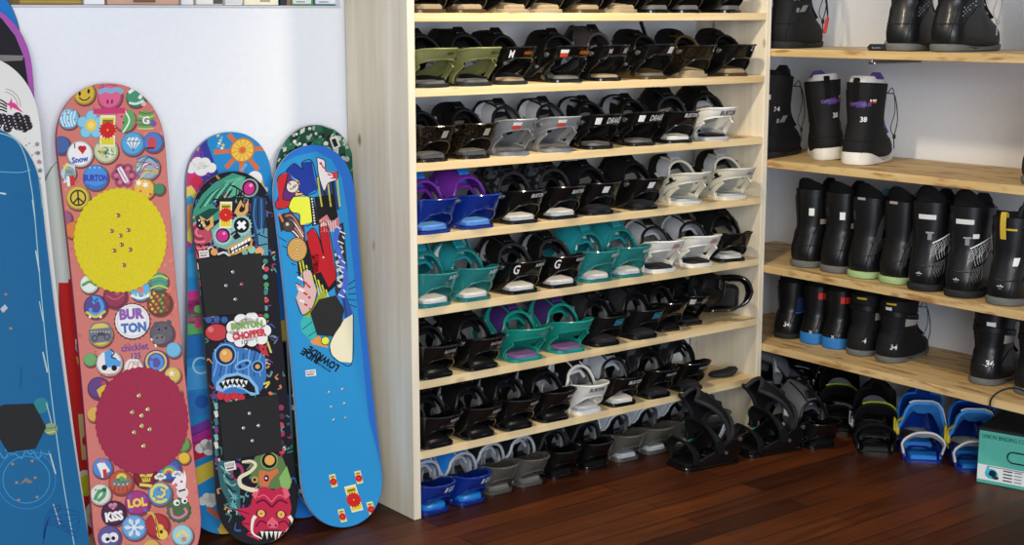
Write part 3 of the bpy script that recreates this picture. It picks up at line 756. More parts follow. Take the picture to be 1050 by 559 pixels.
def make_boot(k):
    g = lambda n, d=None: k.get(n, d); H = g('H', 1.0)
    root = thing('snowboard_boot', 'x', 'boot')
    N = 36; phs = [2 * PI * i / N for i in range(N)]
    zs = [.016, .024, .034, .044, .055, .065, .075, .085, .095, .105, .115, .126, .138, .15, .165, .18, .195, .21, .225, .24, .255, .27, .275]
    b = MB(); R = [[boot_pt(p, z, H) for p in phs] for z in zs]
    R += [[boot_pt(p, .2755, H, -.006) for p in phs], [boot_pt(p, .25, H, -.009) for p in phs], [boot_pt(p, .20, H, -.012) for p in phs]]
    b.rings(R)
    # stitched seams and reinforcing panels standing proud of the upper
    for s in (-1, 1):
        b.tube([boot_pt(s * (.55 + .35 * math.sin(t * 2.2)), .03 + .22 * t, H, .001) for t in [i / 14 for i in range(15)]], .0016, 5)
        b.tube([boot_pt(s * (1.35 + .5 * t), .075 + .06 * t, H, .0008) for t in [i / 10 for i in range(11)]], .0014, 5)
    b.tube([boot_pt(p, .082, H, .0008) for p in [-1.2 + 2.4 * i / 18 for i in range(19)]], .0016, 5)
    mt = [g('upper', UPB), PRT]
    for (body, ph, z, h, col) in g('text', []):
        V, F, tw, _ = text_geo(body, .03)
        b.add([boot_pt(ph + q[0] * h / .055, z + q[1] * h, H, .0018) for q in V], F, 1, col)
    for (ph, z, w, h, col) in g('patch', []):
        V = [boot_pt(ph + (i / 5 - .5) * w / .055, z + (j - .5) * h, H, .0012) for i in range(6) for j in range(2)]
        b.add(V, [[i * 2, i * 2 + 2, i * 2 + 3, i * 2 + 1] for i in range(5)], 1, col)
    if g('lattice'):
        for s in (1,):
            P0, P1 = .55, 1.55
            for i in range(7):
                t0 = i / 6
                for dirn in (1, -1):
                    a0 = P0 + (P1 - P0) * t0; a1 = a0 + dirn * .42
                    pts = [boot_pt(min(max(a0 + (a1 - a0) * q, P0 - .1), P1 + .1), .15 - .05 * q + .025 * (a0 - P0), H, .0015) for q in (0, .33, .66, 1)]
                    b.tube(pts, .0008, 4, 1, (190, 190, 188))
                    pts = [boot_pt(min(max(a0 + (a1 - a0) * q, P0), P1), .088 - .04 * q + .015 * (a0 - P0), H, .0015) for q in (0, .33, .66, 1)]
                    b.tube(pts, .0006, 4, 1, (120, 120, 120))
            b.tube([boot_pt(P0 - .1 + (P1 - P0 + .25) * i / 10, .152 + .035 * i / 10, H, .002) for i in range(11)], .0022, 5, 1, (220, 220, 220))
    if g('stripes'):
        for kx in range(4):
            b.tube([boot_pt(.75 + .10 * kx + .5 * (1 - t) ** 2, .225 - .17 * t + .004 * kx, H, .0014) for t in [i / 12 for i in range(13)]], .001, 5, 1, (70, 72, 74))
            b.tube([boot_pt(1.1 + .6 * t, .09 + .012 * kx + .03 * t, H, .0014) for t in [i / 8 for i in range(9)]], .0009, 5, 1, (66, 68, 70))
    b.build('upper', mt, root, 50)
    # sole
    b = MB(); sh = g('soleh', .015)
    def srow(o, zf): return [Vector((lambda q: (q.x, q.y, zf(q)))(boot_pt(p, .034, 1, o))) for p in phs]
    b.rings([srow(-.006, lambda q: 0.0), srow(.002, lambda q: .003), srow(.0045, lambda q: .012), srow(.0045, lambda q: sh * (.85 + .55 * math.cos((q.y + .07) * 20))), srow(.001, lambda q: sh * (.85 + .55 * math.cos((q.y + .07) * 20)) + .003)])
    b.build('sole', g('sole', SOLEG), root, 50)
    # liner collar
    b = MB(); hgt = g('lin_h', .022)
    lz = lambda z, o: [boot_pt(p, .262, H, o) + Vector((0, 0, z + (.010 if math.cos(p) > .5 else 0) + g('lin_back', 0) * max(0, math.cos(p)) ** 3)) for p in phs]
    b.rings([lz(-.03, -.009), lz(.0, -.007), lz(hgt * .8, -.008), lz(hgt, -.012), lz(hgt * .8, -.017), lz(-.03, -.019)], 0, False)
    b.build('liner', g('liner', LINB), root, 60)
    # tongue
    b = MB(); tl = g('tongue_up', .03)
    P = cr([(0, .150, .100 * H), (0, .110, .135 * H), (0, .088, .19 * H), (0, .084, .25 * H), (0, .088, .278 * H + tl)], 14)
    b.ribbon(P, [interp([0, .5, .84, .93, 1], [.05, .06, .064, .056, .028], i / 13) for i in range(14)], .010, (1, 0, 0))
    b.build('tongue', g('tongue', UPM), root)
    # laces criss-crossing up the front, loose end hanging on one side
    b = MB()
    for i in range(6):
        z0 = .112 + i * .026; z1 = z0 + .026
        for s in (-1, 1):
            A = boot_pt(PI - s * .62, z0, H, .003); B = boot_pt(PI + s * .62, min(z1, .272), H, .003); M = (A + B) / 2 + Vector((0, .012, .004))
            b.tube(cr([A, M, B], 7), .0019, 5)
    if g('loose'):
        A = boot_pt(PI - .7, .24, H, .004)
        b.tube(cr([A, A + Vector((.012, .035, -.01)), A + Vector((.018, .052, -.09)), A + Vector((.014, .04, -.15)), A + Vector((.02, .03, -.19))], 18), .0019, 5)
        b.tube(cr([A, A + Vector((.006, .03, .015)), A + Vector((.012, .042, -.06)), A + Vector((.004, .03, -.12)), A + Vector((.014, .04, -.15))], 18), .0016, 5)
        b.box(A + Vector((.014, .04, -.15)), (.010, .010, .016), .003)
    b.build('laces', g('lace', LACE), root)
    if g('strap'):
        b = MB(); P = [boot_pt(p, .205 + .018 * math.cos(p), H, .004) for p in [-PI + .5 + (2 * PI - 1.0) * i / 26 for i in range(27)]]
        b.ribbon(P, .022, .005, (0, 0, 1)); b.build('strap', g('strap'), root)
    if g('panel'):
        for s in (-1, 1):
            b = MB()
            Gd = [[boot_pt(s * (1.15 + .75 * i / 6) , .165 + .05 * j / 4 * (1 - .2 * i / 6), H, .003) for j in range(5)] for i in range(7)]
            if s > 0: Gd = Gd[::-1]
            b.shell(Gd, .003)
            b.build('side_panel', g('panel'), root)
    if g('loop'):
        b = MB(); A = boot_pt(0, .262, H, .002)
        b.ribbon(cr([A + Vector((0, 0, -.05)), A + Vector((0, -.006, -.01)), A + Vector((0, -.004, .025)), A + Vector((0, .010, .022)), A + Vector((0, .010, -.01))], 12), .018, .003, (1, 0, 0))
        b.build('pull_loop', g('loop'), root)
    return root

BOOTS = {
 'emblem': dict(upper=UPM, sole=SOLEK, text=[('34', .95, .165, .016, (180, 180, 178))], patch=[(1.25, .125, .012, .014, (120, 120, 118)), (1.55, .13, .016, .022, (120, 120, 118)), (.35, .205, .02, .016, (200, 200, 200)), (.35, .199, .02, .006, (190, 50, 50))], loose=True, loop=LINB),
 'white_sole': dict(upper=UPM, sole=SOLEW, liner=plain('white_boot_liner', (206, 204, 200), rough=.8), lin_h=.026, text=[('OPTIMUS', .25, .205, .012, (104, 74, 150)), ('38', .45, .155, .018, (214, 214, 210))], patch=[(.25, .205, .028, .022, (70, 52, 104)), (.95, .212, .022, .006, (190, 48, 46)), (.95, .218, .022, .006, (214, 212, 208))], loose=True, loop=LINB, tongue=VIOL, soleh=.030),
 'plain_label': dict(upper=UPB, sole=SOLEG, patch=[(.50, .200, .017, .026, (220, 220, 218)), (1.35, .165, .036, .018, (150, 140, 134))], lin_back=.02, strap=None, panel=None, loop=None, H=.94),
 'green_sole': dict(upper=UPB, sole=SOLEL, stripes=True, tongue=TEALF, tongue_up=.02, lin_back=.03, patch=[(0, .272, .02, .008, (150, 150, 150))], H=.93),
 'lattice': dict(upper=UPB, sole=SOLEK, lattice=True, text=[('*', .0, .055, .016, (170, 170, 168))], patch=[(.15, .232, .044, .014, (205, 205, 203)), (.28, .172, .012, .020, (130, 130, 128)), (.28, .185, .022, .005, (150, 150, 148))], lin_back=.035, H=.98),
 'lattice_label': dict(upper=UPB, sole=SOLEK, lattice=True, text=[('*', .0, .055, .016, (170, 170, 168))], patch=[(.15, .232, .044, .014, (205, 205, 203)), (.28, .172, .012, .020, (130, 130, 128)), (.28, .185, .022, .005, (150, 150, 148)), (.72, .190, .020, .014, (220, 220, 218))], lin_back=.035, H=.98, lace=LACEW, loose=True),
 'yellow_lace': dict(upper=UPB, sole=SOLEG, text=[('*', .1, .06, .018, (180, 180, 178))], patch=[(.7, .14, .018, .026, (220, 220, 218)), (.3, .24, .03, .006, (190, 160, 40))], panel=GREYP, lace=plain('yellow_cord', (190, 160, 50), rough=.7), loop=plain('yellow_cord', (190, 160, 50)), H=.92),
 'navy': dict(upper=UPB, sole=SOLEK, text=[('34', .5, .075, .022, (205, 205, 203))], patch=[(1.3, .17, .04, .07, (30, 44, 74)), (1.5, .13, .05, .006, (50, 90, 160))], H=.84),
 'blue_sole': dict(upper=UPB, sole=SOLEB, soleh=.032, text=[('x', .3, .062, .012, (190, 190, 188))], patch=[(.9, .235, .04, .03, (206, 48, 40))], H=.84),
 'grey_panel': dict(upper=UPM, sole=SOLEG, panel=GREYP, text=[('4', .75, .075, .022, (205, 205, 203))], patch=[(.25, .262, .03, .008, (200, 170, 40))], strap=BLKM, H=.84),
 'grey_panel_label': dict(upper=UPM, sole=SOLEG, panel=GREYP, text=[('34', .75, .075, .022, (205, 205, 203))], patch=[(.25, .262, .03, .008, (200, 170, 40)), (.1, .24, .018, .016, (214, 214, 212))], strap=BLKM, loose=True, H=.84),
 'thirty_four': dict(upper=UPB, sole=SOLEG, panel=GREYP, text=[('34', .55, .09, .024, (214, 214, 212))], patch=[(.35, .24, .026, .018, (214, 214, 212))], strap=BLKM, loose=True, H=.86),
 'studded': dict(upper=UPB, sole=SOLEG, text=[('burton', 1.25, .165, .010, (190, 190, 188)), ('10', .45, .20, .016, (190, 186, 150))], patch=[(1.2 + .12 * i, .13 - .012 * j + .006 * i, .003, .003, (170, 170, 168)) for i in range(4) for j in range(3)], lace=LACEW, loose=True),
}
BP = {}
def hang(o, root):
    """make a piece already placed in the room a part of the boot it hangs from"""
    M = Matrix.LocRotScale(root.location, root.rotation_euler, root.scale)
    o.parent = root; o.matrix_parent_inverse = M.inverted()
def boot(kind, x, y, z, rz, label, group, sc=1.0, rx=0, ry=0):
    if kind not in BP: r = BP[kind] = make_boot(BOOTS[kind])
    else: r = copy_tree(BP[kind])
    r.location = (x, y, z); r.rotation_euler = (math.radians(rx), math.radians(ry), math.radians(rz)); r.scale = (sc,) * 3
    r['label'] = label; r['category'] = 'boot'; r['group'] = group
    return r
G1, G2, G3, G4 = 'boots on the top wall shelf', 'boots on the second wall shelf', 'boots on the third wall shelf', 'boots on the lowest wall shelf'
z1, z2, z3, z4 = RTOP
bt_a = boot('emblem', 1.51, .02, z1, -80, 'black boot with grey emblem and red lace tag on the top wall shelf', G1)
bt_b = boot('studded', 1.50, -.47, z1, -80, 'black boot marked 10 on the top wall shelf, left one of the studded pair', G1)
boot('studded', 1.52, -.625, z1, -92, 'black studded boot with white lettering on the top wall shelf, in front', G1)
boot('plain_label', 1.50, -.955, z1, -85, 'black boot cut by the right edge on the top wall shelf', G1)
boot('emblem', 1.50, .085, z2, -78, 'black boot with grey emblem beside the purple white-soled pair', G2)
boot('white_sole', 1.61, -.085, z2, -38, 'black boot with white sole and purple tongue, tilted behind its mate', G2, .95, ry=-5)
boot('white_sole', 1.555, -.27, z2, -78, 'black boot with white sole standing upright in front of its mate', G2, .95)
bt_c = boot('plain_label', 1.52, -.96, z2, -100, 'black boot at the right end of the shelf with white-soled boots', G2)
boot('plain_label', 1.535, -.095, z3, -88, 'black boot with small white label at the left end of the long row', G3)
boot('plain_label', 1.535, -.222, z3, -86, 'black boot with small white label beside a pale green soled boot', G3)
boot('green_sole', 1.525, -.345, z3, -88, 'black striped boot with pale green sole beside labelled boot', G3)
boot('green_sole', 1.525, -.47, z3, -88, 'black striped boot with pale green sole beside the white lattice boots', G3)
boot('lattice', 1.50, -.595, z3, -80, 'black boot with white lattice side and plain white band, left of its pair', G3)
boot('lattice_label', 1.50, -.728, z3, -80, 'black boot with white lattice side and extra size sticker', G3)
boot('yellow_lace', 1.50, -.875, z3, -84, 'black boot with yellow cord at the right end of the long row', G3)
boot('navy', 1.575, .02, z4, -86, 'black and navy boot numbered 34 on lowest wall shelf by the unit', G4, .84)
boot('blue_sole', 1.585, -.09, z4, -86, 'black boot with bright blue sole beside navy boot', G4, .84)
boot('blue_sole', 1.585, -.185, z4, -86, 'black boot with bright blue sole beside the grey panelled boot', G4, .84)
boot('grey_panel', 1.575, -.30, z4, -86, 'black boot with grey side panel beside the blue soled boot', G4, .86)
boot('grey_panel_label', 1.575, -.42, z4, -88, 'black boot with grey panel and label, toe toward empty shelf space', G4, .86)
boot('thirty_four', 1.575, -.775, z4, -84, 'black boot numbered 34 standing alone right of the empty space', G4, .9)
bt_d = boot('thirty_four', 1.575, -.93, z4, -86, 'black boot at the right end of the lowest wall shelf', G4, .9)

# lace tags and cords hanging over the wall shelves
b = MB(); b.box((0, 0, .009), (.020, .066, .024), .008)
o = b.build('lace_tag', BLK); o.location = (RX + .02, -.415, z1); o.rotation_euler = (0, 0, math.radians(12)); hang(o, bt_b)
c = MB(); c.tube(cr([(0, -.02, .016), (.004, -.032, .05), (.02, -.045, .12), (.05, -.05, .2)], 16), .0016, 5); c.build('cord', LACE, o)
V, F, tw, _ = text_geo('burton', .0)
c = MB(); c.add([(-.0103, -q[0] * .007, .010 + q[1] * .007) for q in V], F, 0, (150, 150, 150)); c.build('lettering', PRT, o)
b = MB(); b.box((0, 0, 0), (.014, .010, .055), .004)
o = b.build('lace_tag', REDF); o.location = (1.62, -.05, z1 + .075); o.rotation_euler = (math.radians(12), 0, 0); hang(o, bt_a); o['label'] = 'red fabric lace tag'
c = MB(); c.tube(cr([(0, 0, .027), (0, .01, .06), (-.02, .03, .14), (-.05, .06, .20)], 14), .002, 5); c.tube(cr([(0, 0, .027), (.002, .016, .06), (-.01, .035, .12), (-.05, .06, .20)], 14), .002, 5); c.build('cord', LACE, o)
b = MB(); b.tube(cr([(RX + .05, -.985, z2 + .01), (RX + .004, -.98, z2 + .006), (RX - .006, -.972, z2 - .03), (RX - .006, -.955, z2 - .085)], 18), [.003] * 12 + [.0035] * 3 + [.005] * 3, 7)
hang(b.build('hanging_lace', LACE), bt_c)
b = MB(); b.tube(cr([(RX - .004, -.895, z4 - .035), (RX - .006, -.90, z4 + .002), (RX + .012, -.925, z4 + .03), (RX + .04, -.96, z4 + .035), (RX + .07, -1.0, z4 + .004)], 20), .003, 7)
hang(b.build('hanging_lace', LACE), bt_d)
# ------------------------------------------------------------------ snowboards leaning on the wall
EDGE = plain('steel_board_edge', (120, 120, 122), rough=.35, metal=.7)
class Board:
    """flat coordinates: u across (right +), v up along the board"""
    def __init__(s, name, label, top, ytop, bot, hw, waist=.93, th=.009, bend=.016, side=EDGE, core=(30, 30, 32), length=None, group='snowboards leaning on the wall'):
        s.T = aty(top[0], top[1], ytop)
        if len(bot) == 2: s.B = atz(bot[0], bot[1], 0.002)
        else: s.B = Vector(bot)
        s.V = (s.T - s.B).normalized(); s.L = (s.T - s.B).length
        X = Vector((1, 0, 0)); s.U = (X - s.V * X.dot(s.V)).normalized(); s.N = s.U.cross(s.V)
        if s.N.y > 0: s.N = -s.N
        s.hw0 = hw; s.waist = waist; s.th = th; s.bend = bend
        s.root = thing(name, label, 'snowboard', tuple(s.B), (0, 0, 0), group)
        s.b = MB()
        s.deck(side, core)
    def hw(s, v):
        t = v / s.L; d = min(v, s.L - v); r = s.hw0 * 1.12
        w = s.hw0 * (s.waist + (1 - s.waist) * min(1, abs(2 * t - 1) / .72) ** 2)
        if d < r: w *= max(0, 1 - ((r - max(d, 0)) / r) ** 2.25) ** (1 / 2.1)
        return w
    def lift(s, v):
        d = min(v, s.L - v); d0 = .17
        return s.bend * max(0, (d0 - d) / d0) ** 2
    def P(s, u, v, n=0.0): return s.U * u + s.V * v + s.N * (s.lift(v) + n)     # relative to root
    def uv(s, x, y):
        p = on_plane(x, y, s.B, s.N) - s.B
        return p.dot(s.U), p.dot(s.V)
    def deck(s, side, core):
        b = MB(); n = 130; vs = [s.L * (.5 - .5 * math.cos(PI * i / n)) for i in range(n + 1)]
        rows = []
        m = 9
        for v in vs:
            w = max(s.hw(v), .0008)
            rows.append([(w * (-1 + 2 * j / (m - 1)), v) for j in range(m)])
        for (off, flip) in ((0.0, False), (-s.th, True)):
            V = [s.P(u, v, off) for r in rows for (u, v) in r]; F = []
            for i in range(n):
                for j in range(m - 1):
                    q = [i * m + j, i * m + j + 1, (i + 1) * m + j + 1, (i + 1) * m + j]
                    F.append(q[::-1] if flip else q)
            b.add(V, F, 0)
        ring = [r[0] for r in rows] + [r[-1] for r in rows[::-1]]
        V = []; F = []; k = len(ring)
        for (u, v) in ring: V += [s.P(u, v, 0), s.P(u, v, -s.th)]
        for i in range(k):
            j = (i + 1) % k; F.append([i * 2, i * 2 + 1, j * 2 + 1, j * 2])
        b.add(V, F, 1)
        b.build('deck', [plain('deck_%02x%02x%02x' % core, core, rough=.25, coat=.3), side], s.root)
    # --- painting: everything below lands in one printed topsheet mesh
    def _tri(s, A, B_, C_, lay, col, out, depth=0):
        e = [(A[0] - B_[0]) ** 2 + (A[1] - B_[1]) ** 2, (B_[0] - C_[0]) ** 2 + (B_[1] - C_[1]) ** 2, (C_[0] - A[0]) ** 2 + (C_[1] - A[1]) ** 2]
        k = max(range(3), key=lambda i: e[i])
        vm = min(A[1], B_[1], C_[1]); vM = max(A[1], B_[1], C_[1])
        near = vm < .2 or vM > s.L - .2
        if near and e[k] > .016 ** 2 and depth < 12:
            T = [A, B_, C_]; a, b2, c2 = T[k], T[(k + 1) % 3], T[(k + 2) % 3]
            mid = ((a[0] + b2[0]) / 2, (a[1] + b2[1]) / 2)
            s._tri(a, mid, c2, lay, col, out, depth + 1); s._tri(mid, b2, c2, lay, col, out, depth + 1)
        else: out.append((A, B_, C_))
    def poly_uv(s, pts, col, lay):
        P = []
        n = len(pts)
        for i in range(n):
            a, b2 = pts[i], pts[(i + 1) % n]
            k = max(1, int(math.hypot(b2[0] - a[0], b2[1] - a[1]) / .012))
            for j in range(k):
                u = a[0] + (b2[0] - a[0]) * j / k; v = a[1] + (b2[1] - a[1]) * j / k
                v = min(max(v, .0008), s.L - .0008); w = max(s.hw(v) - .0014, .0003); u = min(max(u, -w), w)
                P.append((u, v))
        vec = [Vector((p[0], p[1], 0)) for p in P]
        try: tr = tessellate_polygon([vec])
        except Exception: return
        for t in tr:
            A, B_, C_ = (P[i] for i in t)
            ar = (B_[0] - A[0]) * (C_[1] - A[1]) - (C_[0] - A[0]) * (B_[1] - A[1])
            if abs(ar) < 1e-9: continue
            if ar < 0: B_, C_ = C_, B_
            out = []; s._tri(A, B_, C_, lay, col, out)
            for (a, b2, c2) in out:
                s.b.add([s.P(q[0], q[1], .0003 + lay * .00007) for q in (a, b2, c2)], [[0, 1, 2]], 0, col)
    def base(s, col, lay=0):
        n = 90; vs = [s.L * (.5 - .5 * math.cos(PI * i / n)) for i in range(n + 1)]
        for i in range(n):
            w0, w1 = max(s.hw(vs[i]) - .0012, .0002), max(s.hw(vs[i + 1]) - .0012, .0002)
            s.b.add([s.P(-w0, vs[i], .0003 + lay * .00007), s.P(w0, vs[i], .0003 + lay * .00007), s.P(w1, vs[i + 1], .0003 + lay * .00007), s.P(-w1, vs[i + 1], .0003 + lay * .00007)], [[0, 1, 2, 3]], 0, col)
    def poly(s, pts, col, lay=1): s.poly_uv([s.uv(*p) for p in pts], col, lay)
    def disc(s, x, y, r, col, lay=1, ry=None, n=22, rot=0):
        ry = ry or r; c, sn = math.cos(rot), math.sin(rot)
        s.poly([(x + r * math.cos(2 * PI * i / n) * c - ry * math.sin(2 * PI * i / n) * sn, y + r * math.cos(2 * PI * i / n) * sn + ry * math.sin(2 * PI * i / n) * c) for i in range(n)], col, lay)
    def gear(s, x, y, r, col, lay, n=16, k=.78, ry=None):
        ry = ry or r
        s.poly([(x + (r if i % 2 else r * k) * math.cos(PI * i / n), y + (ry if i % 2 else ry * k) * math.sin(PI * i / n)) for i in range(2 * n)], col, lay)
    def line(s, pts, w, col, lay=2):
        if len(pts) > 2: pts = [(p.x, p.y) for p in cr([(p[0], p[1], 0) for p in pts], len(pts) * 4)]
        L = []; R = []
        for i, p in enumerate(pts):
            a, b2 = pts[max(i - 1, 0)], pts[min(i + 1, len(pts) - 1)]
            dx, dy = b2[0] - a[0], b2[1] - a[1]; d = math.hypot(dx, dy) or 1
            ww = (w[0] + (w[1] - w[0]) * i / (len(pts) - 1) if isinstance(w, tuple) else w) / 2
            L.append((p[0] - dy / d * ww, p[1] + dx / d * ww)); R.append((p[0] + dy / d * ww, p[1] - dx / d * ww))
        for i in range(len(pts) - 1): s.poly([L[i], L[i + 1], R[i + 1], R[i]], col, lay)
    def ring(s, x, y, r, w, col, lay=2, a0=0, a1=360, ry=None):
        ry = ry or r; n = max(4, int(24 * (a1 - a0) / 360))
        s.line([(x + r * math.cos(math.radians(a0 + (a1 - a0) * i / n)), y + ry * math.sin(math.radians(a0 + (a1 - a0) * i / n))) for i in range(n + 1)], w, col, lay)
    def text(s, body, x, y, h, col, lay=4, rot=0, sx=1.0, bold=.03):
        V, F, tw, _ = text_geo(body, bold); c, sn = math.cos(math.radians(rot)), math.sin(math.radians(rot))
        P = []
        for tx, ty in V:
            a, b2 = tx * h * sx, -ty * h
            P.append(s.uv(x + a * c - b2 * sn, y + a * sn + b2 * c))
        s.b.add([s.P(u, v, .0003 + lay * .00007) for u, v in P], F, 0, col)
    def star(s, x, y, r, col, lay, n=5, k=.45, rot=-90):
        s.poly([(x + (r if i % 2 == 0 else r * k) * math.cos(math.radians(rot) + PI * i / n), y + (r if i % 2 == 0 else r * k) * math.sin(math.radians(rot) + PI * i / n)) for i in range(2 * n)], col, lay)
    def cloud(s, x, y, r, col=(226, 226, 226), lay=2):
        for dx, dy, k in ((-1, .1, .55), (-.4, -.35, .6), (.3, -.3, .6), (.95, .1, .5), (0, .2, .7)): s.disc(x + dx * r, y + dy * r, r * k, col, lay)
    def tag(s, x, y, w, h, gx, gy, gr, rot=0, lay=8, name='price_tag'):
        """white-yellow tag with a red toothed seal"""
        keep = s.b; s.b = MB()
        c, sn = math.cos(math.radians(rot)), math.sin(math.radians(rot))
        q = lambda a, b2: (x + a * c - b2 * sn, y + a * sn + b2 * c)
        s.poly([q(-w / 2, -h / 2), q(w / 2, -h / 2), q(w / 2, h / 2), q(-w / 2, h / 2)], (226, 222, 190), lay)
        for t0, t1 in ((-.42, -.2), (.22, .44)):
            s.poly([q(-w * .42, h * t0), q(w * .42, h * t0), q(w * .42, h * t1), q(-w * .42, h * t1)], (214, 196, 48), lay + 1)
        s.poly([q(-w * .34, h * -.36), q(w * .34, h * -.36), q(w * .34, h * -.27), q(-w * .34, h * -.27)], (120, 110, 50), lay + 2)
        s.gear(gx, gy, gr, (196, 34, 30), lay + 3)
        s.disc(gx, gy, max(gr * .09, .4), (220, 190, 60), lay + 4)
        s.b.build(name, print_mat(), s.root); s.b = keep
    def label(s, x, y, w, h, rot=0, lay=9):
        keep = s.b; s.b = MB(); c, sn = math.cos(math.radians(rot)), math.sin(math.radians(rot))
        q = lambda a, b2: (x + a * c - b2 * sn, y + a * sn + b2 * c)
        s.poly([q(-w / 2, -h / 2), q(w / 2, -h / 2), q(w / 2, h / 2), q(-w / 2, h / 2)], (222, 220, 214), lay)
        for i in range(7): s.poly([q(-w * .4 + w * .12 * i, -h * .35), q(-w * .35 + w * .12 * i, -h * .35), q(-w * .35 + w * .12 * i, h * .05), q(-w * .4 + w * .12 * i, h * .05)], (60, 60, 60), lay + 1)
        s.poly([q(-w * .4, h * .15), q(w * .3, h * .15), q(w * .3, h * .32), q(-w * .4, h * .32)], (110, 70, 70), lay + 1)
        s.b.build('sticker', print_mat(), s.root); s.b = keep
    def pad(s, pts, mat, th=.004, name='stomp_pad'):
        """raised foam or rubber pad following an outline given in the picture"""
        uv = []
        for p in pts:
            u, v = s.uv(*p); w = s.hw(v) - .002; uv.append((min(max(u, -w), w), v))
        ar = sum(uv[i - 1][0] * uv[i][1] - uv[i][0] * uv[i - 1][1] for i in range(len(uv)))
        if ar < 0: uv = uv[::-1]
        b = MB(); M = Matrix(((s.U.x, s.V.x, s.N.x, 0), (s.U.y, s.V.y, s.N.y, 0), (s.U.z, s.V.z, s.N.z, 0), (0, 0, 0, 1)))
        b.prism(uv, .0008, th, .0012, M=M)
        return b.build(name, mat, s.root)
    def screws(s, pts, r=.0055, n=.004, mat=None):
        for p in pts:
            u, v = s.uv(*p); b = MB()
            for (r0, z0, mm) in ((r, n, 0),):
                R = [[s.P(u + rr * math.cos(2 * PI * i / 14), v + rr * math.sin(2 * PI * i / 14), zz) for i in range(14)] for rr, zz in ((r * 1.1, n - .001), (r, n + .0012), (r * .7, n + .002), (r * .5, n + .0006), (r * .25, n + .0003))]
                b.rings(R)
            b.build('screw', mat or STEEL, s.root)
    def finish(s):
        if s.b.f: s.b.build('topsheet', print_mat(), s.root)

WHI = (224, 222, 218); BLACK = (22, 20, 24)
# ---- pink board covered in candy buttons
PK = Board('snowboard', 'pink snowboard printed with candy buttons, round yellow and round crimson stomp pads', (109, 86.5), .300, (-.800, .025, .003), .143, .955, core=(150, 60, 90), side=plain('magenta_board_edge', (150, 44, 92), rough=.35))
A = PK; A.base((198, 116, 104)); rk = random.Random(5)
for i in range(420): A.disc(60 + rk.random() * 145, 85 + rk.random() * 500, rk.uniform(.8, 2.2), ((186, 104, 96), (208, 130, 116))[i % 2], .5, n=6)
A = PK
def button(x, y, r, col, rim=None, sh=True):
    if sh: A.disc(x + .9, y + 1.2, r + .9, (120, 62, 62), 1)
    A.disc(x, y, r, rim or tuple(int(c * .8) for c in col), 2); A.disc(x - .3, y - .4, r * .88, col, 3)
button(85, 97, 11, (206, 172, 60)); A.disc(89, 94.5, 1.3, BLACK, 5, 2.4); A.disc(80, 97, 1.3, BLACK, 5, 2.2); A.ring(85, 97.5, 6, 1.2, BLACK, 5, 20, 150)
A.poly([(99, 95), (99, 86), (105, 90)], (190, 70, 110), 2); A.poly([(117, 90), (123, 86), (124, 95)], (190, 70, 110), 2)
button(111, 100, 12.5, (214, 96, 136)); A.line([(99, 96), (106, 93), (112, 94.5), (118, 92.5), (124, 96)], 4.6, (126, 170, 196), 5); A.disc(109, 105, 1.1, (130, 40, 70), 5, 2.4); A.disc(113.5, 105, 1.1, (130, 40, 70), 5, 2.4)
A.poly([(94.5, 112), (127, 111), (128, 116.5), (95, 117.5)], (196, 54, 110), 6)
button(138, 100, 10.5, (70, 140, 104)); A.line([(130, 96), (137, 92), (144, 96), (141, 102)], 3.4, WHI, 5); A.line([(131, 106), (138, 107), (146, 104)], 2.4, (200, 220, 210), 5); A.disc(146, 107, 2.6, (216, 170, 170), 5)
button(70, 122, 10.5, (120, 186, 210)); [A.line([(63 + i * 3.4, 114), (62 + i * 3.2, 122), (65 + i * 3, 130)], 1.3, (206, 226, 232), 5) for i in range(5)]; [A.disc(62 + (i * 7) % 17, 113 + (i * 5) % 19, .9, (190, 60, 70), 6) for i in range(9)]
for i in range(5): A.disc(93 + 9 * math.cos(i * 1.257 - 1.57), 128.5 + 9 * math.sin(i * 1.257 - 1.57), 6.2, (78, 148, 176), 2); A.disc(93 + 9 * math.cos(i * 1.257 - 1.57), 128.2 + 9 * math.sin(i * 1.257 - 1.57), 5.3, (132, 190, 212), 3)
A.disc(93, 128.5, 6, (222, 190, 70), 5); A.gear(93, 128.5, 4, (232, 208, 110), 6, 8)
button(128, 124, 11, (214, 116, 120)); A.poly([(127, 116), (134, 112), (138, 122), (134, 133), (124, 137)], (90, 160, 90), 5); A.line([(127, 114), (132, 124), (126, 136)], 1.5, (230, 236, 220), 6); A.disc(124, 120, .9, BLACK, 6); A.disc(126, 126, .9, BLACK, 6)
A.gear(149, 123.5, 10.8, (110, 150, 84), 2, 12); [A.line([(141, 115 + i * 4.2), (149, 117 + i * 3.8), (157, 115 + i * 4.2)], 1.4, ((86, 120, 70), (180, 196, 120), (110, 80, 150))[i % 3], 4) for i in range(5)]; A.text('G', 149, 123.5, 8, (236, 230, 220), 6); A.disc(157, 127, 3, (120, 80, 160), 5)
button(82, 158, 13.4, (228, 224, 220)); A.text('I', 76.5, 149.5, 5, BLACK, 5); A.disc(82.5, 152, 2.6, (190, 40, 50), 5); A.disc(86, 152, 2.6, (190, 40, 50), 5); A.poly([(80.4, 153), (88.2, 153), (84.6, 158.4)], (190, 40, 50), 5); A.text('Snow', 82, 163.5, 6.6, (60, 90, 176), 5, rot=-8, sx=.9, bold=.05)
button(108.6, 155, 12.6, (196, 200, 160)); [A.line([(99 + (i * 13) % 17, 145 + (i * 7) % 18), (103 + (i * 11) % 15, 149 + (i * 9) % 13)], 1.5, ((120, 150, 90), (230, 226, 200), (90, 120, 130), (206, 180, 90))[i % 4], 5) for i in range(16)]
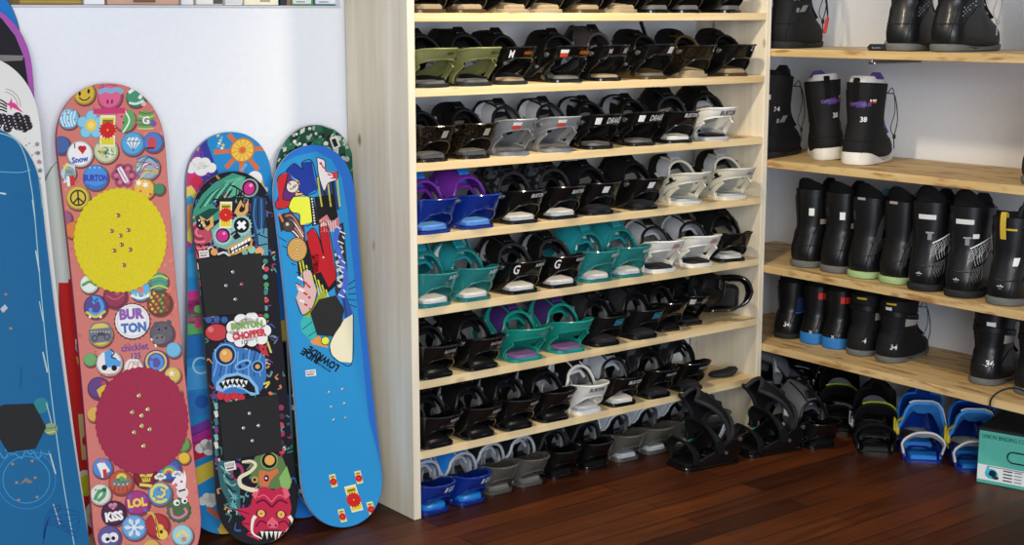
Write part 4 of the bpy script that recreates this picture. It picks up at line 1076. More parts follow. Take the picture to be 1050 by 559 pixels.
button(136, 147.5, 12.2, (84, 158, 204)); A.poly([(128.5, 145), (132, 141), (141, 141), (144.5, 145), (136.6, 155)], (206, 222, 230), 5); A.line([(128.5, 145), (144.5, 145)], .9, (70, 90, 110), 6); [A.line([(136.6, 155), (q, 145)], .7, (70, 90, 110), 6) for q in (132, 136.5, 141)]; [A.line([(128.5 + 4 * i, 145), (130.5 + 4 * i, 141), (132.5 + 4 * i, 145)][0:2], .6, (70, 90, 110), 6) for i in range(4)]
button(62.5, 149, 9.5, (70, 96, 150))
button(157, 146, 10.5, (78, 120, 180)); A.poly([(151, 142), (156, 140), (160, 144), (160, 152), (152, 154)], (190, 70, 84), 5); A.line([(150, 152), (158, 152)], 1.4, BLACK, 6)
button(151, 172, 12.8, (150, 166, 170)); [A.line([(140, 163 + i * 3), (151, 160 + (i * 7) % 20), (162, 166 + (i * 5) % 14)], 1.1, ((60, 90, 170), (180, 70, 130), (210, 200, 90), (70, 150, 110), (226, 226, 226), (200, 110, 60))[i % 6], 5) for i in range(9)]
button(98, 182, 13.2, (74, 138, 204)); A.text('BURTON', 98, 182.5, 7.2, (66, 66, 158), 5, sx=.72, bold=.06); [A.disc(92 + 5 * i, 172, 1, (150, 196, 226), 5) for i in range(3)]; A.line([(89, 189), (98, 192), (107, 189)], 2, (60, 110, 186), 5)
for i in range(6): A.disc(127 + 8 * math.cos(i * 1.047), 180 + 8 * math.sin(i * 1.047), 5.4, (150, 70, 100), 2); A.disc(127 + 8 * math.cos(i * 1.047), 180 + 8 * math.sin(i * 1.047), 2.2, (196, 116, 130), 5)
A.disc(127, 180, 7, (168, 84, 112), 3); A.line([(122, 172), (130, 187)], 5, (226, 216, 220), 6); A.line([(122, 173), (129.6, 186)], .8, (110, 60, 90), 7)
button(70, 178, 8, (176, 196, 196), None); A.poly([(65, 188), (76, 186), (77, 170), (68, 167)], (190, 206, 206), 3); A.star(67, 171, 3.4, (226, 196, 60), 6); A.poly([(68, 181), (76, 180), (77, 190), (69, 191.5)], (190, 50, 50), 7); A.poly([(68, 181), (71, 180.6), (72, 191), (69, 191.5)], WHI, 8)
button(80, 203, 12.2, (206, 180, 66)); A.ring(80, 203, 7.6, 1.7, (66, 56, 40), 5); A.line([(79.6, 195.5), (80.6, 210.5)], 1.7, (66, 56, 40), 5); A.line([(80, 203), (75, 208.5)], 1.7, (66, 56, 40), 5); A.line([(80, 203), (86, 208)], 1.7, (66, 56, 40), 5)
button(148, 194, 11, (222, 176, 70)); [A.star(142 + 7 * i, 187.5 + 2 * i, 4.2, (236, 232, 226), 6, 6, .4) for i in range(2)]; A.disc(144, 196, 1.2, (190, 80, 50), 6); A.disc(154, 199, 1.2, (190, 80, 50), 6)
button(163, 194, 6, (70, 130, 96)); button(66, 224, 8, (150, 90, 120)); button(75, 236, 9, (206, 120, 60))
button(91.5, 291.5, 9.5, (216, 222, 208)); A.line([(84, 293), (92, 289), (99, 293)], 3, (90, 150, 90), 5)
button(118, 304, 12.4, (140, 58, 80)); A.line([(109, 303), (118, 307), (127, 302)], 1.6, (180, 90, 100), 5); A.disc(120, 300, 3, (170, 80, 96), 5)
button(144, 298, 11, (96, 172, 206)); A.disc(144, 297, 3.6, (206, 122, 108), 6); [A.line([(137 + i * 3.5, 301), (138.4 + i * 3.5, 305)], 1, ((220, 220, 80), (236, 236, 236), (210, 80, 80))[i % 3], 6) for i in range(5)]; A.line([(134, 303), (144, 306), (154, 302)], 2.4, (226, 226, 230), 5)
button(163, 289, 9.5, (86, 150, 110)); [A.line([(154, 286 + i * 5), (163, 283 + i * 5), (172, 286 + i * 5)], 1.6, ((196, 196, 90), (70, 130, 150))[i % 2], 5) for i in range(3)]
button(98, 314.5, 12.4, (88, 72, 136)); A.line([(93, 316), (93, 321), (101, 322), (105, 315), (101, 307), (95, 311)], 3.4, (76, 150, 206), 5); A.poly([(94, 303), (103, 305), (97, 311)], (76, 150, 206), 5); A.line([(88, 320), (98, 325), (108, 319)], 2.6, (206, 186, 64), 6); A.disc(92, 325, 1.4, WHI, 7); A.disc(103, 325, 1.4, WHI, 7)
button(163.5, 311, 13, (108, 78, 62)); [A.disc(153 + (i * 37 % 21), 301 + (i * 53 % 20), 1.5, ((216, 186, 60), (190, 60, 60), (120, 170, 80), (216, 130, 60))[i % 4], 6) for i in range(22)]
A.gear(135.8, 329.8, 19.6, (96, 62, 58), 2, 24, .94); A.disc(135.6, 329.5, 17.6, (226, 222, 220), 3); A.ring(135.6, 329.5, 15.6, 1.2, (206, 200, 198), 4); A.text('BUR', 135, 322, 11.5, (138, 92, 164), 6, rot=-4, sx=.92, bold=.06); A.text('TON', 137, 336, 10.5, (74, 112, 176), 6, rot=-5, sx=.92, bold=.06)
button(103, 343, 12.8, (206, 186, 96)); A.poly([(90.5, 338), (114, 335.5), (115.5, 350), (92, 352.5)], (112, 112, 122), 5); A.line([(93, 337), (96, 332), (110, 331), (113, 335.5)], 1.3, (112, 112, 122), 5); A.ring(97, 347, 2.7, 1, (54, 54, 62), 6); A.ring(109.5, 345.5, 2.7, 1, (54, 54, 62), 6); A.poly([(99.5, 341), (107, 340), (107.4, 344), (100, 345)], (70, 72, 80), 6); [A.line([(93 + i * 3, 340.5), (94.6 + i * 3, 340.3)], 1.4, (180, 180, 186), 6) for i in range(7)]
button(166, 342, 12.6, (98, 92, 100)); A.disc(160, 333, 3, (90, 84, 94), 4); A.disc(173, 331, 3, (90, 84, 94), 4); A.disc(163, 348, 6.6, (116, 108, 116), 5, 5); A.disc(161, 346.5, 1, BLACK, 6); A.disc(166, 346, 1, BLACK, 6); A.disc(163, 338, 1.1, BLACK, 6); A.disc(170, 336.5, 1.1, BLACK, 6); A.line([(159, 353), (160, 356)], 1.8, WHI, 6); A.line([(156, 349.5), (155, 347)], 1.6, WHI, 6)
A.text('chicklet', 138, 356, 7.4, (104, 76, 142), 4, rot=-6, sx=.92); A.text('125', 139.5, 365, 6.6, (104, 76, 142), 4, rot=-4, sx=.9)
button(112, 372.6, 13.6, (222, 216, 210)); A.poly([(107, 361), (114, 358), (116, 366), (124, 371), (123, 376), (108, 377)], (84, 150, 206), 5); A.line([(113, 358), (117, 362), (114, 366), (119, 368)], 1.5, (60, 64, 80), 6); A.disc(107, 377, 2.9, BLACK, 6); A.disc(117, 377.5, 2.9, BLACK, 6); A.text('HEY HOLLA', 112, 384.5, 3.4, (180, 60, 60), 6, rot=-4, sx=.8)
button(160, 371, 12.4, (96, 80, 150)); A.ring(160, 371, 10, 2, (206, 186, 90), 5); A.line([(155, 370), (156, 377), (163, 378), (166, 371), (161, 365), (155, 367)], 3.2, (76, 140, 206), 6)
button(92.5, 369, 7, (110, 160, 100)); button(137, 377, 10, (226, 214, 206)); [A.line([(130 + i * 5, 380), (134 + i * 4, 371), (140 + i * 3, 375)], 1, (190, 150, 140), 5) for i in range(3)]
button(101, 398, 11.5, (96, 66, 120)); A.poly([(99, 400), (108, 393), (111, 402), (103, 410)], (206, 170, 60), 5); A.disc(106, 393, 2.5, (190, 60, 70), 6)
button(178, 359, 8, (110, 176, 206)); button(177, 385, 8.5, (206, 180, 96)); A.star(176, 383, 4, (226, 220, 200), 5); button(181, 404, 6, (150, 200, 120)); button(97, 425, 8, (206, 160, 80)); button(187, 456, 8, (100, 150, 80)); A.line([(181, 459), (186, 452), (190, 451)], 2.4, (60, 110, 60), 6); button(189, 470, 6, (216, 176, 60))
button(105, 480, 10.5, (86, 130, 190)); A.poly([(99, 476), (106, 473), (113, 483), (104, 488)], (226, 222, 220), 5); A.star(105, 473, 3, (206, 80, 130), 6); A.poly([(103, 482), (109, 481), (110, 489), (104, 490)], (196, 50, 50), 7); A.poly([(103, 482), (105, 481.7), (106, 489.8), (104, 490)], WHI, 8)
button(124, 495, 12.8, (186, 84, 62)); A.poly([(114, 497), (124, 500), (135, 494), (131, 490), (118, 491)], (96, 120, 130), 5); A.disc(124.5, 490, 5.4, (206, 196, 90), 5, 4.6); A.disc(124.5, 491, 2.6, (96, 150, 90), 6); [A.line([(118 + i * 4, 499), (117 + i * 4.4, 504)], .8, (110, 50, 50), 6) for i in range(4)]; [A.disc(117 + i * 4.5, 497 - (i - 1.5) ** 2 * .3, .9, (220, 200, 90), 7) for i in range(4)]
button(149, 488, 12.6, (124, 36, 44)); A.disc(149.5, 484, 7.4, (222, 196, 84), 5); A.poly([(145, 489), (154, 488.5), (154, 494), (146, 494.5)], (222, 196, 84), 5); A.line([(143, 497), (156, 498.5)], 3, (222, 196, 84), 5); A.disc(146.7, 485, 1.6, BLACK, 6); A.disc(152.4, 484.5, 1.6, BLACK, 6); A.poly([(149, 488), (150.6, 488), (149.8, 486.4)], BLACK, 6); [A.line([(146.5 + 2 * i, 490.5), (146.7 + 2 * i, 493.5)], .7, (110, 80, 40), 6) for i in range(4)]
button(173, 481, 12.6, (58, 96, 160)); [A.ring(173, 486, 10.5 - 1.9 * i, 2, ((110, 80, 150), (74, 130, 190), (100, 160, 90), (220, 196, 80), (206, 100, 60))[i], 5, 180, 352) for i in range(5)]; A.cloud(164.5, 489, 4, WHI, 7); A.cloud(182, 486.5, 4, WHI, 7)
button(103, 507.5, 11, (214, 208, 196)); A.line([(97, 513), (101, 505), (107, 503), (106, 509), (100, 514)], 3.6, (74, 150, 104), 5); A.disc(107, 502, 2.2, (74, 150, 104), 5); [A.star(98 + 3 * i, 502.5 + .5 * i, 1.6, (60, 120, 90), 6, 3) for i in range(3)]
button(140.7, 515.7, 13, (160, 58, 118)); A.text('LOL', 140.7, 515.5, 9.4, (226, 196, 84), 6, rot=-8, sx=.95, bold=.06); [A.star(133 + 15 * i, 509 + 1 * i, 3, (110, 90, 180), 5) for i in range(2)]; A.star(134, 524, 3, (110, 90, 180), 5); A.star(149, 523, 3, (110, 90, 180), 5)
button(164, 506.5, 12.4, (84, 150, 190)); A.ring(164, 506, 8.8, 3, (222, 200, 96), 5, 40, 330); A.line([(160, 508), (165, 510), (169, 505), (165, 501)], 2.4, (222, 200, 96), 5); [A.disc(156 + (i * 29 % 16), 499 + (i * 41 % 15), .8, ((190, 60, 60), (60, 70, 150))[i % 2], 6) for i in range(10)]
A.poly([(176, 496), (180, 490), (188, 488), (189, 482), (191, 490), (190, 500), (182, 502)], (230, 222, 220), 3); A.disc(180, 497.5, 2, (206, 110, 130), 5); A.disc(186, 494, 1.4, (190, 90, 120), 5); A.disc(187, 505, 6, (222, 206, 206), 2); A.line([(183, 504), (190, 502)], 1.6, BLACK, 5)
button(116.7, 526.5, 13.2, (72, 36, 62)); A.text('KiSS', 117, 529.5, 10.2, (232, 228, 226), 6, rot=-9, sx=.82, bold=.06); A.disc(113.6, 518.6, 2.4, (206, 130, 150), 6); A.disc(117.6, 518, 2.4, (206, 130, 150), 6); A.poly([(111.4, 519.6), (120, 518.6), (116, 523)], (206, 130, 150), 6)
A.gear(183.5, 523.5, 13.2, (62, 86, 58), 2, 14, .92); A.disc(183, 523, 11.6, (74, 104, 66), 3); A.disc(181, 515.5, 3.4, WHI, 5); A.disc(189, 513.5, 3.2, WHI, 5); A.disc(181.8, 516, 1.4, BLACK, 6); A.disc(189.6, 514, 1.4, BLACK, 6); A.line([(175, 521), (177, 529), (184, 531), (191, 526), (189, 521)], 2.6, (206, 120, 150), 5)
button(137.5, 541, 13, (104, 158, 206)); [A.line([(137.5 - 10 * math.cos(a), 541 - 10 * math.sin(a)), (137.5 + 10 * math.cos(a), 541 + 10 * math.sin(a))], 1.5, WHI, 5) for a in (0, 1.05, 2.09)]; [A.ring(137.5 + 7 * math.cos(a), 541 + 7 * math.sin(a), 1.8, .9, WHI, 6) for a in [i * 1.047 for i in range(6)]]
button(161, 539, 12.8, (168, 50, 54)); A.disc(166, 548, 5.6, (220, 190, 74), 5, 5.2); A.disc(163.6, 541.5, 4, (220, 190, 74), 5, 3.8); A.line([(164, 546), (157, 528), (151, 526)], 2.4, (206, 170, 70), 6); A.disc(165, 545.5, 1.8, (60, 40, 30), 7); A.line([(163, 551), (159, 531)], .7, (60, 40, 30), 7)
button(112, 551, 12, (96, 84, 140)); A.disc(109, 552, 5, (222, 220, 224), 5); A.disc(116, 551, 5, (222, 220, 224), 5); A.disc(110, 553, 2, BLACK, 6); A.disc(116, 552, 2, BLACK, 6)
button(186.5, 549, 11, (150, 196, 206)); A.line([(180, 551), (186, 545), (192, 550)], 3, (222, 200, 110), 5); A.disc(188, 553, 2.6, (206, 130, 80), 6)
button(155, 562, 9, (206, 160, 90)); button(132, 567, 9, (90, 130, 190)); button(178, 573, 9, (190, 90, 120))
A.finish()
def scallop(x, y, rx, ry, n=46): return [(x + rx * (1 + .012 * math.cos(i * PI)) * math.cos(PI * i / n), y + ry * (1 + .012 * math.cos(i * PI)) * math.sin(PI * i / n)) for i in range(2 * n)]
foamY = plain('yellow_foam', (208, 190, 20), rough=.75, bump=.4, scale=160); foamP = plain('crimson_foam', (152, 34, 66), rough=.75, bump=.4, scale=160)
PK.pad(scallop(122.8, 246.5, 47.5, 53.5), foamY); PK.pad(scallop(145.2, 431.5, 47.5, 55), foamP)
COPPER = plain('copper_screw', (178, 128, 100), rough=.3, metal=.7)
PK.screws([(120.5, 221), (114, 237), (131, 236), (123, 241.6), (124, 251), (116.5, 257), (133, 256), (126.5, 272)], n=.0042, mat=COPPER)
PK.screws([(142, 406), (135, 423), (151, 420), (144.6, 426.5), (145, 437), (137, 443.5), (153, 440.5), (146.7, 457.5)], n=.0042, mat=plain('brass_screw', (190, 180, 130), rough=.3, metal=.7))
PK.tag(110, 134.5, 15.5, 32, 110, 133.5, 9.6)

# ---- board behind the pink one: cream nose, red tail with yellow spots
RB = Board('snowboard', 'cream and red spotted snowboard mostly hidden behind the pink candy button board', (96, 150), .322, (-.842, .165, .003), .142, .96, core=(200, 204, 196), side=plain('olive_board_edge', (150, 160, 110), rough=.4))
A = RB; A.base((206, 212, 204)); A.poly([(60, 290), (200, 290), (240, 620), (60, 620)], (190, 34, 34), 1)
A.poly([(70, 300), (84, 305), (84, 290), (70, 286)], (190, 34, 34), 2)
A.poly([(77, 348), (100, 346), (100, 358), (78, 360)], WHI, 2); A.disc(84, 356, 7, (150, 160, 170), 3); A.poly([(78, 366), (100, 363), (100, 372), (80, 374)], (206, 190, 40), 2)
A.disc(98, 400, 10, (206, 186, 130), 2, 13); A.disc(99, 401, 7, (40, 30, 24), 3, 10); A.poly([(80, 425), (92, 424), (94, 470), (84, 472)], (196, 170, 110), 2); A.disc(92, 438, 5, (190, 34, 34), 3); A.disc(90, 452, 6, (190, 34, 34), 3)
A.disc(87, 495, 10, (214, 212, 190), 2, 13); A.disc(88, 498, 8, (196, 196, 30), 3, 11); A.disc(99, 528, 12, (214, 212, 190), 2, 15); A.disc(101, 529, 9, (160, 124, 80), 3, 12); A.disc(98, 556, 9, (190, 160, 110), 2, 10)
A.finish()

# ---- monster board in front of the rainbow board
RN = Board('snowboard', 'rainbow snowboard with orange sun and clouds, standing behind the monster board', (236, 135.5), .322, (232, 546), .128, .95, core=(60, 120, 170))
A = RN; A.base((40, 132, 192))
A.poly([(160, 240), (176, 190), (203, 145), (232, 200), (190, 260)], (180, 50, 140), 1); A.poly([(203, 146), (209, 143), (240, 215), (225, 220), (206, 180)], (52, 60, 140), 2); A.poly([(196, 155), (203, 146), (222, 200), (205, 196)], (122, 60, 150), 2); A.poly([(180, 180), (190, 165), (215, 200), (180, 225)], (196, 56, 130), 2)
A.cloud(206, 171, 10.5, WHI, 4); A.gear(201, 186, 7, (190, 48, 80), 4); A.poly([(184, 192), (200, 189), (200, 180), (186, 178)], (196, 56, 110), 3)
A.poly([(180, 196), (196, 190), (214, 215), (196, 250), (184, 240)], (216, 196, 90), 3); A.poly([(184, 206), (196, 200), (205, 214), (188, 222)], (60, 150, 190), 4); A.poly([(188, 214), (200, 206), (206, 220), (190, 240)], (214, 140, 80), 5)
for i in range(12):
    a = i * PI / 6; A.line([(247 + 4 * math.cos(a), 154 + 4 * math.sin(a)), (247 + 11 * math.cos(a), 154 + 11 * math.sin(a))], (1.6, 5), (224, 190, 76), 6)
A.disc(247, 154, 12.5, (214, 130, 60), 5); A.disc(247, 154, 2.6, (206, 100, 50), 8); A.ring(247, 154, 12, 1.2, (190, 110, 50), 7)
for (x1, y1) in ((232, 138), (218, 156), (231, 172), (247, 178), (264, 174), (270, 152)):
    A.line([(247 + (x1 - 247) * .42, 154 + (y1 - 154) * .42), (x1, y1)], (4, 5), (206, 106, 66), 4)
[A.star(221 + (i * 17 % 16), 139 + (i * 11 % 14), 2.2, ((220, 200, 90), (90, 180, 220), (226, 226, 226))[i % 3], 4) for i in range(7)]; A.star(200.5, 152.5, 3, (226, 200, 70), 4)
A.disc(261, 183, 7.6, (226, 226, 226), 4); A.cloud(266, 194, 6, (206, 214, 222), 3); A.line([(246, 176), (252, 168)], 3, (90, 170, 216), 4); A.poly([(268, 180), (276, 215), (272, 235), (264, 210)], (214, 170, 90), 3)
for y0, col in ((262, (60, 150, 200)), (300, (190, 60, 130)), (310, (216, 90, 150)), (322, (90, 170, 100)), (345, (40, 110, 180)), (378, (70, 150, 210)), (405, (50, 120, 190))):
    A.poly([(180, y0), (232, y0 - 6), (232, y0 + 18), (180, y0 + 24)], col, 2)
A.disc(203, 317, 4, (110, 180, 110), 3); A.disc(203, 333, 4, (196, 70, 120), 3); A.disc(207, 412, 7, (40, 90, 170), 4); A.ring(206, 375, 8, 2, (150, 200, 226), 4)
for k, col in enumerate(((120, 60, 150), (170, 50, 140), (206, 50, 110), (190, 40, 60))): A.poly([(195, 438 + k * 9), (240, 418 + k * 9), (240, 428 + k * 9), (195, 448 + k * 9)], col, 5)
A.cloud(214, 459, 9, WHI, 7); A.poly([(200, 480), (240, 462), (240, 476), (202, 498)], (214, 190, 70), 6); A.poly([(200, 496), (240, 474), (244, 530), (208, 520)], (40, 140, 206), 5); A.cloud(215, 513, 8, WHI, 7)
A.line([(212, 521), (232, 536)], 5, (196, 100, 60), 7)
for i in range(7): A.line([(240, 546), (240 + 20 * math.cos(2.4 + i * .45), 546 + 14 * math.sin(2.4 + i * .45))], (1.5, 6), (214, 176, 70), 7)
A.disc(239, 546, 16, (206, 130, 60), 6); A.finish()

CH = Board('snowboard', 'black snowboard printed with monsters and two square black pads', (235, 176.5), .285, (269, 557), .121, .95, core=(20, 20, 24))
A = CH; A.base((26, 24, 30)); rf = random.Random(11)
for i in range(230):
    t = rf.random(); y = 180 + 374 * t; cx = 235 + 34 * t; x = cx + rf.uniform(-44, 44); a0 = rf.random() * 6.28; L0 = rf.uniform(2.5, 6)
    c_ = ((60, 120, 110), (150, 56, 84), (54, 90, 150), (196, 190, 170), (110, 60, 130), (196, 130, 80), (90, 150, 150))[i % 7]
    A.line([(x, y), (x + L0 * math.cos(a0), y + L0 * math.sin(a0)), (x + L0 * 1.6 * math.cos(a0 + .9), y + L0 * 1.6 * math.sin(a0 + .9))], (2.4, .8), c_, .3 + .5 * (i % 3) / 3)
A = CH; TL = (60, 140, 116); TLD = (22, 66, 60); TLL = (120, 196, 164); MAG = (190, 44, 124)
A.poly([(194, 232), (198, 215), (206, 200), (218, 188), (236, 178), (250, 182), (246, 192), (228, 198), (216, 208), (222, 214), (236, 218), (222, 226), (204, 230)], TL, 1)
A.poly([(200, 222), (214, 214), (226, 214), (214, 224), (202, 232)], TLD, 2)
for k in range(6): A.line([(204 + k * 5, 214 - k * 2.2), (214 + k * 5, 200 - k * 2.6), (228 + k * 3.5, 190 - k * 1.3)], (1.6, .8), (TLL if k % 2 else TLD), 3)
A.poly([(228, 186), (246, 181), (252, 190), (242, 200), (232, 204), (238, 194)], (86, 166, 136), 2)
for k in range(4): A.line([(233 + 3 * k, 190 + k), (241 + 2.6 * k, 193 + k * 2), (240 + 2.4 * k, 206 + k)], 1.1, BLACK, 4)
A.disc(254, 193, 9.5, (130, 156, 150), 3); A.disc(254, 193, 7.4, BLACK, 4, 7.8); A.disc(254, 193.5, 5.6, MAG, 5, 6.4); A.disc(255.5, 190.5, 1.8, (226, 150, 200), 6)
A.poly([(258, 200), (272, 204), (273, 250), (262, 250), (258, 220)], (32, 66, 110), 2); [A.line([(261 + k * 3, 204), (260 + k * 4, 222), (264 + k * 2, 240)], 1, (BLACK if k % 2 else (70, 130, 170)), 3) for k in range(4)]
A.poly([(264, 235), (274, 234), (275, 262), (266, 262)], (80, 140, 160), 3); A.line([(264, 240), (274, 244)], 1.2, BLACK, 4); A.line([(265, 252), (274, 250)], 1.2, BLACK, 4)
for P in ([(204, 221), (212, 226), (218, 221), (219, 232), (213, 237), (208, 233)], [(240, 217), (246, 205), (250, 212), (254, 204), (254, 217), (249, 222), (243, 222)]):
    A.poly(P, (206, 160, 90), 4); cx = sum(p[0] for p in P) / len(P); cy = sum(p[1] for p in P) / len(P); A.poly([((p[0] - cx) * .45 + cx, (p[1] - cy) * .45 + cy) for p in P], BLACK, 5)
A.poly([(196, 230), (214, 232), (218, 246), (208, 252), (196, 250), (192, 240)], (176, 72, 90), 2); [A.ring(205, 238, 4 + 3.2 * k, 1.3, ((226, 130, 140), (90, 30, 44))[k % 2], 3, 60, 250) for k in range(5)]; A.poly([(195, 248), (210, 252), (212, 264), (198, 266)], (186, 80, 96), 2); A.line([(199, 250), (204, 264)], 1.4, BLACK, 3); A.line([(204, 250), (211, 262)], 1.4, BLACK, 3)
A.disc(207, 230, 6, BLACK, 4); [A.disc(204 + 2.6 * k, 226 + 2.6 * k, .9, WHI, 5) for k in range(3)]; A.disc(204.5, 231.5, .8, WHI, 5)
A.poly([(216, 236), (224, 228), (244, 224), (256, 230), (258, 243), (246, 250), (232, 256), (220, 252)], (120, 160, 156), 3)
A.gear(228.5, 241.5, 10.4, (150, 190, 184), 4, 18, .86); A.disc(228.5, 241.5, 7.4, BLACK, 5); A.disc(228, 241.8, 6, MAG, 6); A.disc(229.6, 239.4, 1.6, (226, 140, 196), 7)
A.gear(247.5, 231, 11, (150, 190, 184), 4, 18, .86); A.disc(247.5, 231, 8, BLACK, 5); A.line([(243.8, 227.5), (251.2, 234.5)], 3.4, (236, 236, 236), 6); A.line([(251.2, 227.5), (243.8, 234.5)], 3.4, (236, 236, 236), 6)
A.poly([(236, 240), (242, 236), (247, 243), (241, 246)], BLACK, 5); A.line([(237, 243), (241, 239)], 1, (150, 190, 184), 6)
A.poly([(233, 254), (240, 250), (248, 248), (255, 241), (259, 246), (258, 254), (250, 257), (242, 261), (235, 262)], (196, 150, 80), 5); A.poly([(235, 255.5), (241, 252), (249, 250), (255, 244), (257, 247), (256, 252), (249, 254.6), (241, 259), (236, 260)], BLACK, 6)
[A.poly([(236.6 + 3.4 * k, 254.6 - 1.9 * k), (239.4 + 3.4 * k, 253 - 1.9 * k), (239.8 + 3.4 * k, 255.8 - 1.9 * k), (237 + 3.4 * k, 257.2 - 1.8 * k)], (232, 232, 226), 7) for k in range(6)]; [A.poly([(237.6 + 3.4 * k, 258.2 - 1.6 * k), (240.2 + 3.4 * k, 257 - 1.6 * k), (240 + 3.4 * k, 259 - 1.6 * k), (238 + 3.4 * k, 260 - 1.6 * k)], (232, 232, 226), 7) for k in range(5)]
A.disc(219.5, 258.5, 3.6, (214, 150, 84), 4); A.disc(251, 259, 3, (110, 170, 150), 4); A.disc(258, 256, 4, (130, 190, 170), 4); A.disc(266, 258, 4.5, (214, 160, 100), 4); A.line([(223, 261), (230, 259), (236, 263)], 2, (206, 206, 200), 4)
[A.poly([(200, 270 + 9 * k), (205, 268 + 9 * k), (206, 275 + 9 * k), (202, 277 + 9 * k)], ((206, 206, 180), (60, 120, 110), (150, 60, 90), (90, 150, 170), (196, 186, 90), MAG)[k % 6], 2) for k in range(7)]
[A.disc(272 + (k % 2), 268 + 8 * k, 2.6, ((60, 130, 110), (196, 70, 80), (90, 160, 150), (70, 150, 90))[k % 4], 3) for k in range(8)]
# middle: red cap, title cloud and blue monster
A.disc(222, 341, 12.5, (186, 62, 66), 2, 9.4); A.ring(222, 341, 12, 1.2, BLACK, 3, ry=9); A.disc(216, 338, 3, (216, 110, 110), 3)
[A.disc(214 + 8 * k, 328 - k % 2, 3.4, (54, 90, 150), 2) for k in range(3)]; A.disc(266, 327, 5, (186, 50, 60), 2)
for (x, y, r) in ((239, 336, 7), (247, 329, 7), (258, 327, 7), (267, 331, 6), (272, 339, 6), (268, 347, 6.4), (258, 349, 6.4), (246, 349.5, 6.4), (238, 345, 6), (254, 338, 12)): A.disc(x, y, r + 1.2, BLACK, 3); A.disc(x, y, r, (228, 224, 222), 4)
A.text('BURTON', 253, 333.5, 7.4, (124, 160, 84), 7, rot=-6, sx=.92, bold=.07); A.text('CHOPPER', 255.5, 343, 8, (196, 60, 70), 7, rot=-9, sx=.82, bold=.07); A.text('115', 251, 351, 3.8, BLACK, 7, rot=-5)
BL = (58, 112, 176); BLL = (126, 176, 216); BLD = (22, 46, 84)
A.poly([(218, 362), (226, 352), (240, 351), (250, 358), (262, 360), (272, 366), (273, 388), (268, 400), (250, 404), (224, 404), (217, 390)], BL, 3)
for k in range(9): A.line([(220 + 6 * k, 358 + k % 3 * 2), (222 + 5.4 * k, 372), (219 + 6 * k, 386)], .9, (BLD if k % 2 else BLL), 4)
A.disc(231, 364, 11.5, BLD, 5, 11.5); A.ring(231, 364, 10.6, 1.4, BLL, 6); A.disc(231.5, 364.5, 6.6, (218, 156, 84), 7, 7); A.disc(230, 362, 2.4, (232, 190, 130), 8)
A.disc(264, 376, 6.2, BLD, 5); A.ring(264, 376, 5.6, 1, BLL, 6); A.disc(264, 376, 2.4, (218, 156, 84), 7)
A.disc(249, 374, 9, BLL, 5, 4.6, rot=-.4); A.disc(249, 374.5, 7.4, BL, 6, 3.2, rot=-.4); A.disc(246, 376, 1.8, BLD, 7); A.disc(253, 372.5, 1.8, BLD, 7)
A.poly([(222, 392), (230, 384), (244, 382), (256, 386), (264, 396), (266, 404), (258, 406), (250, 400), (238, 396), (228, 402), (221, 400)], BLL, 6); A.poly([(224, 394), (232, 387), (244, 385), (254, 389), (261, 397), (262, 403), (256, 402), (248, 397), (238, 394), (228, 399)], BLACK, 7)
[A.poly([(227 + 4.6 * k, 391.5 - 2.2 * math.sin(k * .55)), (230.8 + 4.6 * k, 390.5 - 2.2 * math.sin(k * .55 + .3)), (229 + 4.7 * k, 395.5 - 1.6 * math.sin(k * .55))], (232, 232, 226), 8) for k in range(6)]; [A.poly([(229 + 4.6 * k, 398.5 - 1.4 * math.sin(k * .5)), (233 + 4.6 * k, 397.5 - 1.4 * math.sin(k * .5)), (230.6 + 4.6 * k, 394.8 - 1.4 * math.sin(k * .5))], (232, 232, 226), 8) for k in range(5)]
A.poly([(264, 352), (272, 355), (276, 366), (268, 362)], (190, 50, 60), 4); A.disc(270, 358, 1, BLACK, 5); A.line([(274, 350), (278, 362)], 2, (196, 196, 110), 4); A.line([(270, 394), (276, 392), (272, 398)], 2, (206, 196, 90), 4); [A.disc(226 + 7 * k, 406 + k % 2 * 2, 4, (190, 48, 60), 4) for k in range(4)]; A.line([(276, 402), (282, 410)], 3, (214, 120, 80), 4)
[A.poly([(219, 414 + 8 * k), (223, 413 + 8 * k), (224, 419 + 8 * k), (221, 421 + 8 * k)], ((120, 170, 170), (206, 206, 190), (60, 110, 120), (110, 60, 120))[k % 4], 2) for k in range(8)]
[A.disc(288 + k % 2, 418 + 9 * k, 3, ((150, 50, 100), (90, 40, 70), (190, 70, 90))[k % 3], 2) for k in range(6)]
# tail: red demon, horn, green slime, teal palms
A.poly([(222, 474), (236, 470), (246, 500), (246, 530), (236, 520), (226, 500)], (50, 96, 100), 2); [A.line([(226 + 2 * k, 478 + k * 6), (236 + k, 486 + k * 6), (242, 480 + k * 8)], 1.4, ((120, 180, 176), BLACK)[k % 2], 3) for k in range(7)]; [A.star(240 - k, 510 + 8 * k, 5, (96, 160, 164), 4, 7, .4) for k in range(2)]
A.disc(243, 484, 7, (150, 60, 100), 3, 9); A.disc(243, 485, 4, BLACK, 4, 6); A.ring(240, 488, 10, 2.2, (110, 160, 150), 3, 90, 250)
A.poly([(256, 478), (262, 468), (276, 464), (290, 470), (296, 486), (298, 500), (286, 502), (268, 500), (258, 492)], (92, 120, 70), 2); A.poly([(286, 490), (294, 478), (299, 494), (296, 502), (288, 500)], (130, 176, 96), 3)
A.disc(276, 472.5, 9.4, BLACK, 4); A.ring(276, 472.5, 8.4, 1.4, (130, 160, 100), 5); A.disc(276.4, 472, 5.2, (222, 164, 84), 6)
